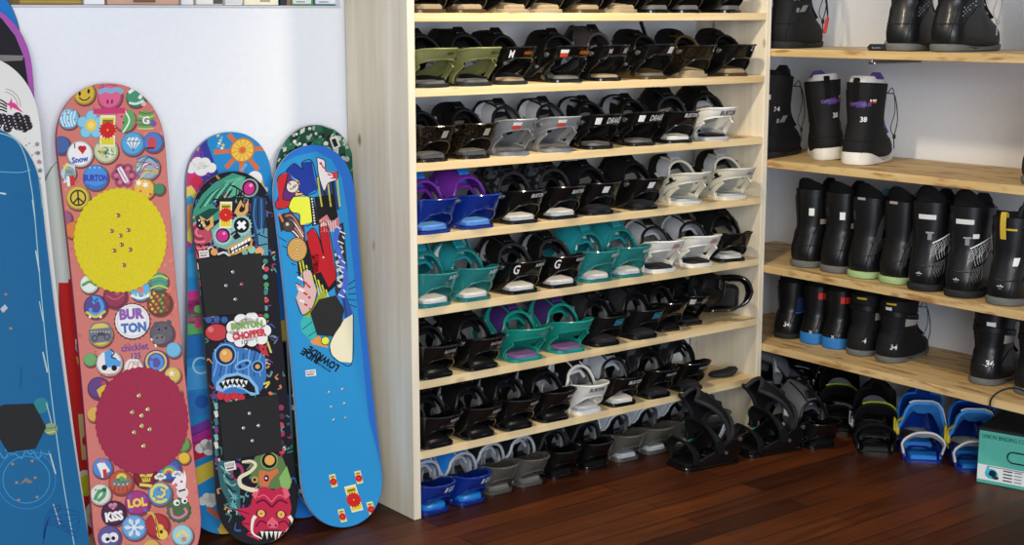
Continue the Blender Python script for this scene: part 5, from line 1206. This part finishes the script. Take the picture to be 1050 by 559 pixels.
A.poly([(266, 482), (276, 484), (284, 480), (286, 484), (278, 492), (274, 500), (266, 498), (265, 488)], (206, 110, 70), 5); A.disc(273, 490.5, 2.6, BLACK, 6, 3.4); A.disc(272.8, 490.5, 1.2, WHI, 7); A.disc(261, 492, 3.4, (196, 150, 80), 5); A.disc(261, 492, 1.6, BLACK, 6)
A.line([(248, 474), (257, 473), (262, 477), (256, 484), (246, 490), (247, 498), (256, 502), (264, 503)], (2.4, 5), (222, 212, 180), 7); A.line([(251, 475), (257, 476), (253, 482)], .8, (150, 140, 110), 8)
RD = (188, 36, 70); RDD = (96, 14, 40); RDL = (222, 96, 116)
A.poly([(258, 512), (264, 502), (272, 499), (280, 503), (288, 499), (295, 504), (298, 520), (294, 540), (284, 552), (270, 554), (258, 544), (254, 528)], RD, 6)
for P in ([(246, 536), (256, 528), (258, 548)], [(240, 522), (256, 520), (254, 534)], [(250, 548), (258, 542), (264, 554)]): A.poly(P, RD, 5); A.line([P[0], ((P[1][0] + P[2][0]) / 2, (P[1][1] + P[2][1]) / 2)], 1, RDD, 7)
A.poly([(262, 512), (266, 502), (262, 499), (258, 508)], RDL, 7); A.poly([(292, 512), (289, 502), (294, 500), (297, 508)], RDL, 7)
for s_ in (-1, 1):
    A.line([(278, 520), (278 + s_ * 8, 513), (278 + s_ * 16, 516)], 2, RDD, 8); A.line([(278, 515), (278 + s_ * 7, 508), (278 + s_ * 14, 510)], 1.3, RDL, 8); A.line([(278 + s_ * 3, 538), (278 + s_ * 12, 534), (278 + s_ * 17, 540)], 1.6, RDD, 8)
    A.disc(278 + s_ * 10 - 1, 527 + s_ * .5, 5.4, RDD, 8, 4.4); A.disc(278 + s_ * 10 - 1, 527 + s_ * .5, 3.7, (226, 176, 90), 9); A.disc(278 + s_ * 10 - 1, 527 + s_ * .5, .8, BLACK, 10)
    A.line([(278 + s_ * 12, 552), (278 + s_ * 21, 546), (278 + s_ * 20, 534), (278 + s_ * 17, 529)], (1.2, 4), (228, 222, 204), 9)
A.poly([(272, 536), (278, 530), (284, 536), (282, 541), (274, 541)], RDL, 8); A.disc(275, 538.5, 1.2, RDD, 9); A.disc(281, 538.5, 1.2, RDD, 9)
A.poly([(262, 546), (270, 543), (286, 543), (292, 546), (288, 554), (268, 555)], BLACK, 8); [A.poly([(265 + 4.6 * k, 544.5), (268.6 + 4.6 * k, 544.5), (266.8 + 4.6 * k, 551 + k % 2 * 2)], (232, 228, 214), 9) for k in range(5)]
A.finish()
padK = plain('black_grip_pad', (26, 26, 27), rough=.8, bump=.6, scale=400)
CH.pad([(202.5, 266), (267.5, 259.5), (271.5, 319.5), (210, 325)], padK); CH.pad([(223, 414), (284.5, 404), (289, 462.5), (229, 473)], padK)
CRY = plain('clear_crystal_stud', (190, 190, 205), rough=.1, metal=.6); CRR = plain('pink_crystal_stud', (206, 110, 120), rough=.1, metal=.6)
CH.screws([(238, 279), (231, 293), (240.6, 307)], n=.004, r=.0045, mat=CRY); CH.screws([(247, 291.5)], n=.004, r=.0045, mat=CRR); CH.screws([(255, 424), (249, 439), (264.4, 436.5), (258, 452)], n=.004, r=.0045, mat=CRY)
CH.tag(231, 220.5, 12.5, 27, 231, 220.5, 8)
CH.pad([(216, 201.5), (245, 200), (246, 204.5), (217, 206)], padK, .006, 'foot_stop')
CH.label(209, 260.5, 10, 7, rot=-6); CH.label(236, 478, 11, 9, rot=-12)

# ---- bright blue board and the two behind it
BG = Board('snowboard', 'plain deep blue snowboard, rearmost, hidden behind the circuit patterned board', (306, 172), .326, (-.262, .215, .003), .122, .96, core=(34, 110, 190), side=plain('pale_board_edge', (170, 184, 196), rough=.4))
A = BG; A.base((36, 112, 196)); A.poly([(270, 330), (420, 320), (420, 345), (270, 352)], (190, 176, 80), 1); A.poly([(280, 350), (420, 345), (430, 400), (290, 405)], BLACK, 1); A.finish()
CI = Board('snowboard', 'green circuit patterned snowboard standing between two blue boards', (321, 128.5), .312, (345, 527), .128, .955, core=(24, 60, 46), side=plain('pale_board_edge', (170, 184, 196), rough=.4))
A = CI; A.base((22, 66, 50)); rr = random.Random(3)
for i in range(330):
    t = rr.random() if i < 200 else rr.random() * .09; y = 130 + 395 * t; cx = 321 + 24 * t; x = cx + rr.uniform(-46, 46); k = rr.random()
    if t > .1 and x > cx - 22: continue
    if k < .35: A.disc(x, y, rr.uniform(1.4, 2.8), ((206, 206, 196), (150, 160, 150))[i % 2], 3)
    elif k < .7:
        a = rr.choice((.5, 2.1)); L0 = rr.uniform(4, 10); A.line([(x, y), (x + L0 * math.cos(a), y + L0 * math.sin(a))], rr.uniform(1, 3), ((170, 176, 160), BLACK, (60, 140, 96), (44, 104, 76))[i % 4], 2 + i % 3)
    else:
        w, h = rr.uniform(2, 5), rr.uniform(2, 4); A.poly([(x - w, y - h + 1.4), (x + w, y - h - 1.4), (x + w, y + h - 1.4), (x - w, y + h + 1.4)], (BLACK, (190, 190, 180), (40, 96, 70))[i % 3], 2 + i % 3)
A.poly([(336, 142), (343, 139), (348, 150), (341, 154)], (206, 206, 196), 6); A.poly([(338, 143.5), (342, 142), (345.5, 149.5), (341.5, 151.5)], BLACK, 7); A.finish()
LR = Board('snowboard', 'bright blue snowboard with letter collage and black upside down lettering', (318, 149.5), .290, (356, 539.5), .130, .955, core=(40, 110, 200), side=plain('pale_board_edge', (170, 184, 196), rough=.4))
A = LR; A.base((38, 106, 192)); SKY = (40, 137, 194)
A.poly([(255, 560), (255, 200), (280, 172), (300, 161), (322, 156), (338, 164), (350, 182), (356, 215), (368, 330), (378, 430), (402, 520), (400, 560)], SKY, 1)
RED = (186, 38, 42)
A.poly([(289, 192), (282, 208), (285, 216), (303, 207), (306, 196), (296, 178), (291, 180)], (90, 40, 110), 2)
A.poly([(283, 186), (286, 180), (294, 177), (292, 190), (290, 204), (299, 206), (294, 213), (284, 214), (282, 207), (286, 206)], RED, 3); A.line([(283, 186), (286, 180), (294, 177), (292, 190), (290, 204), (299, 206), (294, 213), (284, 214), (282, 207)], .9, BLACK, 4)
A.poly([(302, 182), (313, 183), (312, 201), (303, 201)], (226, 170, 110), 3); [A.line([(304, 184 + 3.4 * k), (313, 183.6 + 3.4 * k)], 1.2, BLACK, 4) for k in range(5)]
A.disc(299.5, 191.5, 6.6, (206, 200, 190), 5); A.ring(299.5, 191.5, 6.4, .9, BLACK, 6); [A.disc(296 + (k * 5 % 8), 188 + (k * 3 % 7), .9, (110, 100, 96), 6) for k in range(7)]
NV = (26, 52, 140)
A.poly([(292, 175.5), (300, 168), (309, 173), (308, 167), (318, 166), (325, 194), (313, 201), (306, 196), (307, 187)], NV, 5); A.line([(292, 175.5), (300, 168), (309, 174), (308, 167), (318.5, 166), (325, 194), (314, 201)], .9, BLACK, 6)
A.poly([(322, 178), (330, 186), (343, 186), (348, 215), (340, 216), (328, 198)], (40, 60, 110), 3); [A.line([(325 + 5 * k, 182), (330 + 4.6 * k, 212)], 1.6, ((190, 190, 70), BLACK)[k % 2], 4) for k in range(5)]
A.poly([(323, 162), (331, 165), (333, 175), (341, 178), (345, 176), (345, 184), (336, 188), (332, 196), (328, 187), (326, 180)], (232, 222, 220), 6); A.line([(323, 162), (331, 165), (333, 175), (341, 178), (345, 176), (345, 184), (336, 188), (332, 196), (326, 180), (323, 162)], .8, BLACK, 7)
[A.line([(326 + 3 * k, 167 + 4 * k), (330 + 3 * k, 171 + 3 * k)], 1.3, (196, 60, 70), 7) for k in range(5)]; A.disc(327.5, 168, 1.3, (196, 60, 70), 7); A.poly([(339, 177), (345, 176), (345, 184), (341, 183)], (196, 60, 70), 7)
YL = (214, 220, 66)
A.poly([(297, 208), (301, 202), (317, 202), (320, 228), (308, 231), (307, 220), (300, 218), (296, 213)], YL, 6); A.line([(297, 208), (301, 202), (317, 202), (320, 228), (308, 231), (307, 220), (300, 218), (296, 213), (297, 208)], .9, BLACK, 7)
A.poly([(317, 202), (321, 202), (328, 230), (320, 232)], (30, 30, 32), 5); [A.disc(319.5 + .35 * k, 204 + 2.8 * k, .9, WHI, 7) for k in range(10)]
A.poly([(322, 202), (342, 199), (348, 230), (328, 236)], BLACK, 4); A.poly([(327, 226), (335, 220), (340, 228), (347, 222), (348, 233), (330, 240)], (206, 120, 120), 5); [A.line([(329 + 2.4 * k, 226), (330 + 2.4 * k, 238)], .8, WHI, 6) for k in range(7)]
A.poly([(290, 220), (298, 216), (312, 232), (314, 250), (306, 246), (298, 238), (290, 236)], (78, 50, 70), 4); [A.line([(291, 222 + 4 * k), (300, 222 + 5 * k), (311, 240 + 3 * k)], 1.1, ((196, 130, 90), (226, 220, 210))[k % 2], 5) for k in range(4)]; A.poly([(285, 222), (292, 218), (296, 232), (288, 238)], (40, 40, 48), 5); A.disc(295.5, 231.5, 6.2, (70, 60, 54), 6); A.ring(295.5, 231.5, 6, .9, BLACK, 7); A.disc(294.5, 230, 1.8, (190, 186, 180), 7); A.line([(286, 219), (291, 229)], 2.2, (206, 110, 50), 6)
A.poly([(304, 262), (316, 244), (326, 240), (346, 292), (334, 302), (322, 290), (314, 276), (306, 284)], BLACK, 3); [A.line([(306 + 4 * k, 262 + 5 * k), (310 + 4.4 * k, 284 + 5 * k)], 1.5, (196, 196, 70), 4) for k in range(8)]
A.disc(304.5, 256, 10.4, (206, 166, 96), 6, 12.4); [A.ring(304.5, 256, 2 + 2.2 * k, .7, (150, 110, 60), 7, ry=2.6 + 2.6 * k) for k in range(4)]; A.ring(304.5, 256, 10.2, .9, BLACK, 7, ry=12.2)
A.poly([(314, 240), (321, 234), (326, 242), (332, 262), (327, 233), (336, 231), (345, 285), (337, 295), (329, 279), (322, 281), (320, 265), (316, 250)], (176, 26, 34), 6); A.line([(314, 240), (321, 234), (326, 242), (332, 262), (327, 233), (336, 231), (345, 285), (337, 295)], .9, BLACK, 7); A.poly([(319, 262), (327, 260), (326, 279), (322, 280)], (176, 26, 34), 6); A.disc(331.5, 264, .8, WHI, 8)
A.poly([(344, 232), (352, 228), (355, 262), (357, 292), (345, 306), (343, 296), (348, 282), (343, 262)], (44, 44, 54), 4); [A.line([(343 + .8 * k, 262 + 8 * k), (351 + .6 * k, 258 + 8 * k)], 3.2, (196, 196, 200), 5) for k in range(5)]
A.line([(348, 232), (344, 244), (347, 258), (352, 274), (354, 292), (347, 306)], 5.6, (70, 106, 196), 6); [A.line([(345 + (k * 3 % 8), 232 + 5 * k), (349 + (k * 5 % 6), 235 + 5 * k)], 1.3, WHI, 7) for k in range(15)]
A.poly([(303, 290), (312, 294), (310, 279), (318, 277), (321, 290), (325, 298), (320, 316), (310, 323), (303, 306), (306, 300)], (206, 170, 166), 6); [A.line([(305 + (k * 5 % 14), 284 + 4 * k), (312 + (k * 3 % 9), 288 + 3.6 * k)], 2, ((190, 40, 50), WHI)[k % 3 == 0], 7) for k in range(9)]; A.line([(303, 290), (312, 294), (310, 279), (318, 277), (325, 298), (320, 316), (310, 323), (303, 306)], .9, BLACK, 8)
A.poly([(310, 322), (320, 310), (332, 298), (334, 304), (326, 316), (316, 326)], (150, 160, 40), 5)
A.poly([(308, 330), (318, 312), (330, 306), (326, 345), (318, 349), (309, 340)], (58, 170, 166), 4); A.line([(310, 338), (320, 330)], .8, TLD, 5); A.line([(316, 345), (326, 338)], .8, TLD, 5)
A.poly([(350, 306), (354, 300), (362, 322), (358, 334), (353, 326)], (44, 84, 160), 4); A.line([(352, 303), (356, 330)], .8, BLACK, 5)
A.poly([(318, 350), (327, 344), (337, 357), (320, 353)], (214, 140, 70), 4); A.disc(333.5, 349.5, 4.2, YL, 8); A.ring(333.5, 349.5, 4.2, .7, BLACK, 9)
A.poly([(352, 328), (362, 322), (361, 372), (348, 371), (340, 364), (338, 354), (342, 344)], (226, 218, 186), 6); A.line([(352, 328), (342, 344), (338, 354), (340, 364), (348, 371), (361, 372), (362, 322)], .9, BLACK, 7)
for k in range(5):
    A.line([(285 + 5 * k * .9, 243 + 9 * k), (294 + 3 * k, 248 + 8 * k)], .8, BLACK, 3); A.line([(357, 292 + 5 * k), (364 + k * .4, 287 + 7 * k)], .8, BLACK, 3)
A.text('RIDE', 318, 365, 7.6, (20, 24, 34), 4, rot=213, sx=1.0, bold=.05); A.text('LOWRIDE', 331, 368, 8.4, (20, 24, 34), 4, rot=214, sx=.80, bold=.05); A.text('SNOWBOARDS', 331, 376, 2.6, (20, 40, 60), 4, rot=214, sx=.8)
A.finish()
LR.pad([(318, 321), (327, 307), (344, 303), (352.5, 317), (349.5, 333), (341, 345), (325, 343.5)], padK)
LR.label(318.5, 382.5, 10.5, 6.5, rot=-6)
for (x, y) in ((334, 505), ): pass
for (tx, ty, r) in ((341.5, 493, 5.5), (367.5, 489.5, 5.5), (349, 528.5, 5.5), (378.5, 521, 5.5)): LR.tag(tx, ty, 6.4, 13, tx, ty + 1, 4.1, rot=-12)
LR.tag(361.5, 511, 12, 27, 361.5, 512.5, 8.4, rot=-14)
SILS = plain('board_insert', (150, 170, 184), rough=.3, metal=.7)
LR.screws([(337.5, 402.5), (351, 399.5), (339.5, 417.5), (353, 414), (342, 431), (354.5, 428.5)], n=.0004, r=.0042, mat=SILS)

# ---- big boards at the left end
DB = Board('snowboard', 'tallest blue snowboard with dark rim rising above the wall at far left', (-48, -28), .330, (-1.125, .20, .003), .150, .95, core=(24, 28, 40), side=plain('navy_board_edge', (20, 26, 44), rough=.35))
A = DB; A.base((26, 30, 46)); A.poly([(-160, 300), (-160, -22), (-48, -22), (-20, -16), (2, -6), (14, 12), (20, 32), (25, 60), (30, 110), (40, 300)], (22, 112, 184), 1); A.finish()
PB = Board('snowboard', 'black snowboard with purple rim, third from front at far left', (-38, 2), .300, (-1.11, .135, .003), .152, .95, core=(150, 70, 150), side=plain('purple_board_edge', (140, 60, 140), rough=.35))
A = PB; A.base((158, 78, 158)); A.poly([(-120, 300), (-120, 10), (-22, 10), (0, 19), (15, 37), (25, 60), (29.5, 90), (34, 130), (50, 560), (-120, 600)], (24, 20, 24), 1); A.poly([(-60, 62), (-20, 56), (24, 57), (23, 62), (-20, 64)], (120, 112, 110), 2); A.finish()
WB = Board('snowboard', 'white snowboard with black dotted lettering and zebra print at far left', (-32, 57), .270, (-1.085, .075, .003), .150, .95, core=(206, 204, 196), side=plain('pale_board_edge', (170, 184, 196), rough=.4))
A = WB; A.base((214, 212, 204))
for (x, y, r) in ((2, 122, 6), (10, 124, 6.4), (18, 120, 5), (19, 128, 6), (26, 123, 5.4), (29, 129, 4.6), (8, 131, 5), (-4, 128, 6), (25, 132, 4)): A.disc(x, y, r, (40, 30, 38), 2)
for i in range(40): A.disc(-4 + (i * 13 % 38), 117 + (i * 7 % 18), .7, (190, 186, 180), 3)
[A.line([(-8, 101 + 3.4 * k), (1, 103 + 3.2 * k), (7, 107 + 2.6 * k)], 1.5, BLACK, 3) for k in range(4)]; A.star(11, 107, 6.4, (206, 60, 130), 3, 4, .35); A.poly([(14, 105), (24, 116), (12, 110)], (206, 60, 130), 3); [A.ring(2, 110, 16 + 3 * k, .7, (150, 130, 130), 2, 280, 360) for k in range(2)]
for i in range(26): A.disc(26 + (i * 7 % 19), 142 + (i * 17 % 60), .6 + i % 2 * .5, (176, 150, 156), 2)
[A.star(38 + k, 148 + 9 * k, 3.4, ((150, 120, 130), (110, 110, 116))[k % 2], 3, 6) for k in range(4)]; A.finish()
BB = Board('snowboard', 'big scuffed blue snowboard with black hexagonal pad in front at far left', (-32, 129), .235, (-1.105, .01, .003), .150, .955, core=(24, 96, 150), side=plain('blue_board_edge', (40, 110, 150), rough=.35))
A = BB; A.base((16, 92, 138))
sc_ = (150, 186, 190)
A.line([(-10, 135), (10, 141), (20, 150), (27, 166), (31, 186), (35, 215), (42, 300), (52, 400), (64, 490), (76, 559)], 1.0, sc_, 2); A.line([(20, 142), (33, 158), (40, 186), (43.5, 214)], .8, sc_, 2)
for k in range(7): A.line([(33 + 3.6 * k, 205 + 52 * k), (36 + 4.2 * k, 226 + 52 * k)], .9 + k % 2 * .5, (176, 190, 186), 3)
A.line([(-6, 176), (20, 177), (31, 174)], .9, (90, 160, 196), 2); A.line([(0, 198), (6, 199)], 1.6, (190, 206, 206), 3); A.poly([(0, 317), (5, 312), (8, 316), (3, 321)], (170, 178, 186), 3)
A.text('independence', 21.5, 388, 4, (14, 60, 100), 3, rot=-86, sx=.95, bold=0)
A.disc(42, 416, 8, (40, 120, 130), 2, 8); A.disc(52, 440, 7, (140, 150, 90), 2, 6); A.line([(46, 440), (58, 438)], 1.4, (50, 130, 150), 3); A.line([(48, 444), (57, 442)], 1, (196, 190, 120), 3)
[A.line([(-4 + 9 * k, 458 + k % 3 * 3), (4 + 9 * k, 470 - k % 2 * 4), (10 + 8 * k, 462)], 1.2, (60, 140, 186), 2) for k in range(6)]
A.ring(27, 492, 24, .8, (60, 140, 190), 2); A.ring(27, 492, 30, .6, (50, 130, 184), 2); A.poly([(20, 497), (26, 490), (34, 494), (30, 496), (26, 494)], (120, 110, 100), 3)
[A.line([(44, 559), (50, 530 + 2 * k), (60 + 5 * k, 524 + 7 * k)], .9, (14, 66, 124), 3) for k in range(5)]; A.line([(44, 552), (48, 528), (60, 518), (62, 524)], 1, (14, 66, 124), 3); [A.line([(52 + 4 * k, 524 + 5 * k), (66 + 3 * k, 522 + 6 * k), (82, 526 + 2 * k)], .8, (14, 66, 124), 3) for k in range(5)]
A.finish()
BB.pad([(-5, 419), (4, 415), (34, 414), (47, 438), (36, 460), (8, 464), (-6, 440)], padK)
RUST = plain('worn_insert', (150, 140, 130), rough=.5, metal=.5)
BB.screws([(6, 302), (11, 337), (13, 476), (33, 473), (17, 495), (36, 490), (19, 513), (38, 510)], n=.0004, r=.004, mat=RUST)
# ------------------------------------------------------------------ things standing on the low wall
WT = 1.4455
def onwall(x0, x1): 
    a = aty(x0, 4, WALL_Y + .02).x; b2 = aty(x1, 4, WALL_Y + .02).x
    return a, b2
def block(name, label, cat, x0, x1, h, d, col, parts):
    a, b2 = onwall(x0, x1); w = b2 - a - .002
    o = thing(name, label, cat, ((a + b2) / 2, WALL_Y + .02 + d / 2, WT))
    b = MB(); b.box((0, 0, h / 2), (w, d, h), .0015); b.build(parts[0], card('card_%02x%02x%02x' % col, col), o)
    return o, w, h, d
def extra(o, name, c, s, col, r=.001):
    b = MB(); b.box(c, s, r); b.build(name, card('card_%02x%02x%02x' % col, col), o)
o, w, h, d = block('basket', 'yellow brown woven basket edge standing on the low wall', 'basket', 20, 84, .09, .12, (150, 122, 52), ['body'])
for k in range(9): extra(o, 'woven_band', (0, -d / 2 - .001, .006 + k * .0095), (w, .004, .005), ((176, 146, 70), (110, 84, 36))[k % 2], .0015)
o, w, h, d = block('folded_leaflet', 'white folded leaflet beside the basket on the low wall', 'leaflet', 86, 108, .15, .03, (222, 222, 224), ['cover']); extra(o, 'title_band', (0, -d / 2 - .0004, .11), (w * .8, .0006, .02), (120, 140, 170))
o, w, h, d = block('wooden_tray', 'pinkish brown wooden tray on the low wall', 'tray', 110, 184, .07, .14, (190, 152, 128), ['body']); extra(o, 'rim', (0, -d / 2 - .003, .064), (w, .006, .012), (150, 112, 90)); extra(o, 'handle', (0, -d / 2 - .004, .012), (w * .3, .006, .010), (110, 80, 64))
o, w, h, d = block('paper_stack', 'white stack of papers between tray and tilted magazine', 'papers', 186, 199, .04, .12, (216, 216, 214), ['sheets']); extra(o, 'top_sheet', (0, 0, .0406), (w * .95, d * .95, .0008), (206, 212, 220))
o, w, h, d = block('magazine', 'pale magazine with dark lower corner on the low wall', 'magazine', 201, 229, .22, .02, (206, 204, 192), ['pages']); extra(o, 'cover', (0, -d / 2 - .0006, h / 2), (w * .98, .001, h * .98), (222, 220, 208)); extra(o, 'dark_corner', (w * .3, -d / 2 - .0014, .012), (w * .36, .0006, .018), (84, 76, 70), .0002)
o, w, h, d = block('leaflet_holder', 'white leaflet holder beside the cream carton on the low wall', 'holder', 231, 249, .12, .05, (224, 224, 222), ['body']); extra(o, 'front_lip', (0, -d / 2 - .001, .02), (w, .002, .03), (206, 206, 206))
o, w, h, d = block('carton', 'cream carton with small grey print on the low wall', 'carton', 250.5, 286, .16, .10, (228, 220, 196), ['body']); extra(o, 'print_band', (w * .1, -d / 2 - .0004, .012), (w * .3, .0006, .006), (150, 146, 134), .0002); extra(o, 'lid', (0, 0, h + .003), (w, d, .006), (214, 204, 178))
o, w, h, d = block('dark_book', 'dark book standing beside the wooden block on the low wall', 'book', 287.5, 293.5, .18, .12, (40, 46, 66), ['cover']); extra(o, 'pages', (0, 0, h - .001), (w * .7, d * .95, .004), (220, 216, 204))
o, w, h, d = block('wooden_block', 'brown wooden block beside the green framed card', 'block', 294, 299, .10, .08, (140, 106, 84), ['body']); extra(o, 'cap', (0, 0, h + .002), (w, d, .004), (120, 90, 70))
for (x0, x1, col, nm, cn) in ((300, 322.2, (84, 140, 60), 'green framed white card standing on the low wall', 'picture'), (323.2, 346.5, (50, 112, 116), 'teal framed white card beside the shelf unit panel', 'picture')):
    a, b2 = onwall(x0, x1); w = b2 - a
    o = thing('picture_frame', nm, cn, ((a + b2) / 2, WALL_Y + .03, WT), (0, 0, 0), 'framed cards on the low wall')
    b = MB()
    for s in (-1, 1): b.box((s * (w / 2 - .002), 0, .06), (.004, .010, .12), .001); b.box((0, 0, .06 + s * .058), (w - .004, .010, .004), .001)
    b.build('frame', card('frame_%02x%02x%02x' % col, col, .4), o)
    b = MB(); b.box((0, .001, .06), (w - .008, .004, .112), .0005); b.build('card', card('white_card', (222, 224, 226)), o)
    b = MB()
    for k in range(4): b.box((-.004 + .002 * k, -.0016, .010 + .022 * k), (w * .4, .0006, .003), .0001)
    b.build('printed_lines', card('grey_print', (130, 130, 134)), o)

# ------------------------------------------------------------------ light
lamp = bpy.data.lights.new('ceiling_lamp', 'SPOT'); lamp.spot_size = math.radians(142); lamp.spot_blend = 1.0; lamp.energy = 63; lamp.color = (1.0, .85, .60); lamp.shadow_soft_size = .055
o = bpy.data.objects.new('ceiling_lamp', lamp); COL.objects.link(o); o.location = (.27, -.55, 2.05)
o.rotation_euler = (Vector((.9, .1, .6)) - o.location).to_track_quat('-Z', 'Y').to_euler()
win = bpy.data.lights.new('front_ceiling_light', 'AREA'); win.shape = 'RECTANGLE'; win.size = 2.4; win.size_y = 1.4; win.energy = 68; win.color = (1.0, .86, .64)
o = bpy.data.objects.new('front_ceiling_light', win); COL.objects.link(o); o.location = (-2.5, -3.5, 2.5)
o.rotation_euler = (Vector((.1, .1, 1.0)) - o.location).to_track_quat('-Z', 'Y').to_euler()
win2 = bpy.data.lights.new('shop_window_light', 'AREA'); win2.shape = 'RECTANGLE'; win2.size = 3.4; win2.size_y = 1.8; win2.energy = 250; win2.color = (.81, .89, 1.0)
o = bpy.data.objects.new('shop_window_light', win2); COL.objects.link(o); o.location = (-2.8, -6.0, 1.5)
o.rotation_euler = (Vector((.5, .3, 1.0)) - o.location).to_track_quat('-Z', 'Y').to_euler()
wd = bpy.data.worlds.new('room_light'); scene.world = wd; wd.use_nodes = True
bg = wd.node_tree.nodes['Background']; bg.inputs['Color'].default_value = (.60, .74, 1.0, 1); bg.inputs['Strength'].default_value = .50
scene.view_settings.view_transform = 'Standard'; scene.view_settings.look = 'None'; scene.view_settings.exposure = 0.0; scene.view_settings.gamma = 1.0
scene.view_settings.use_curve_mapping = False
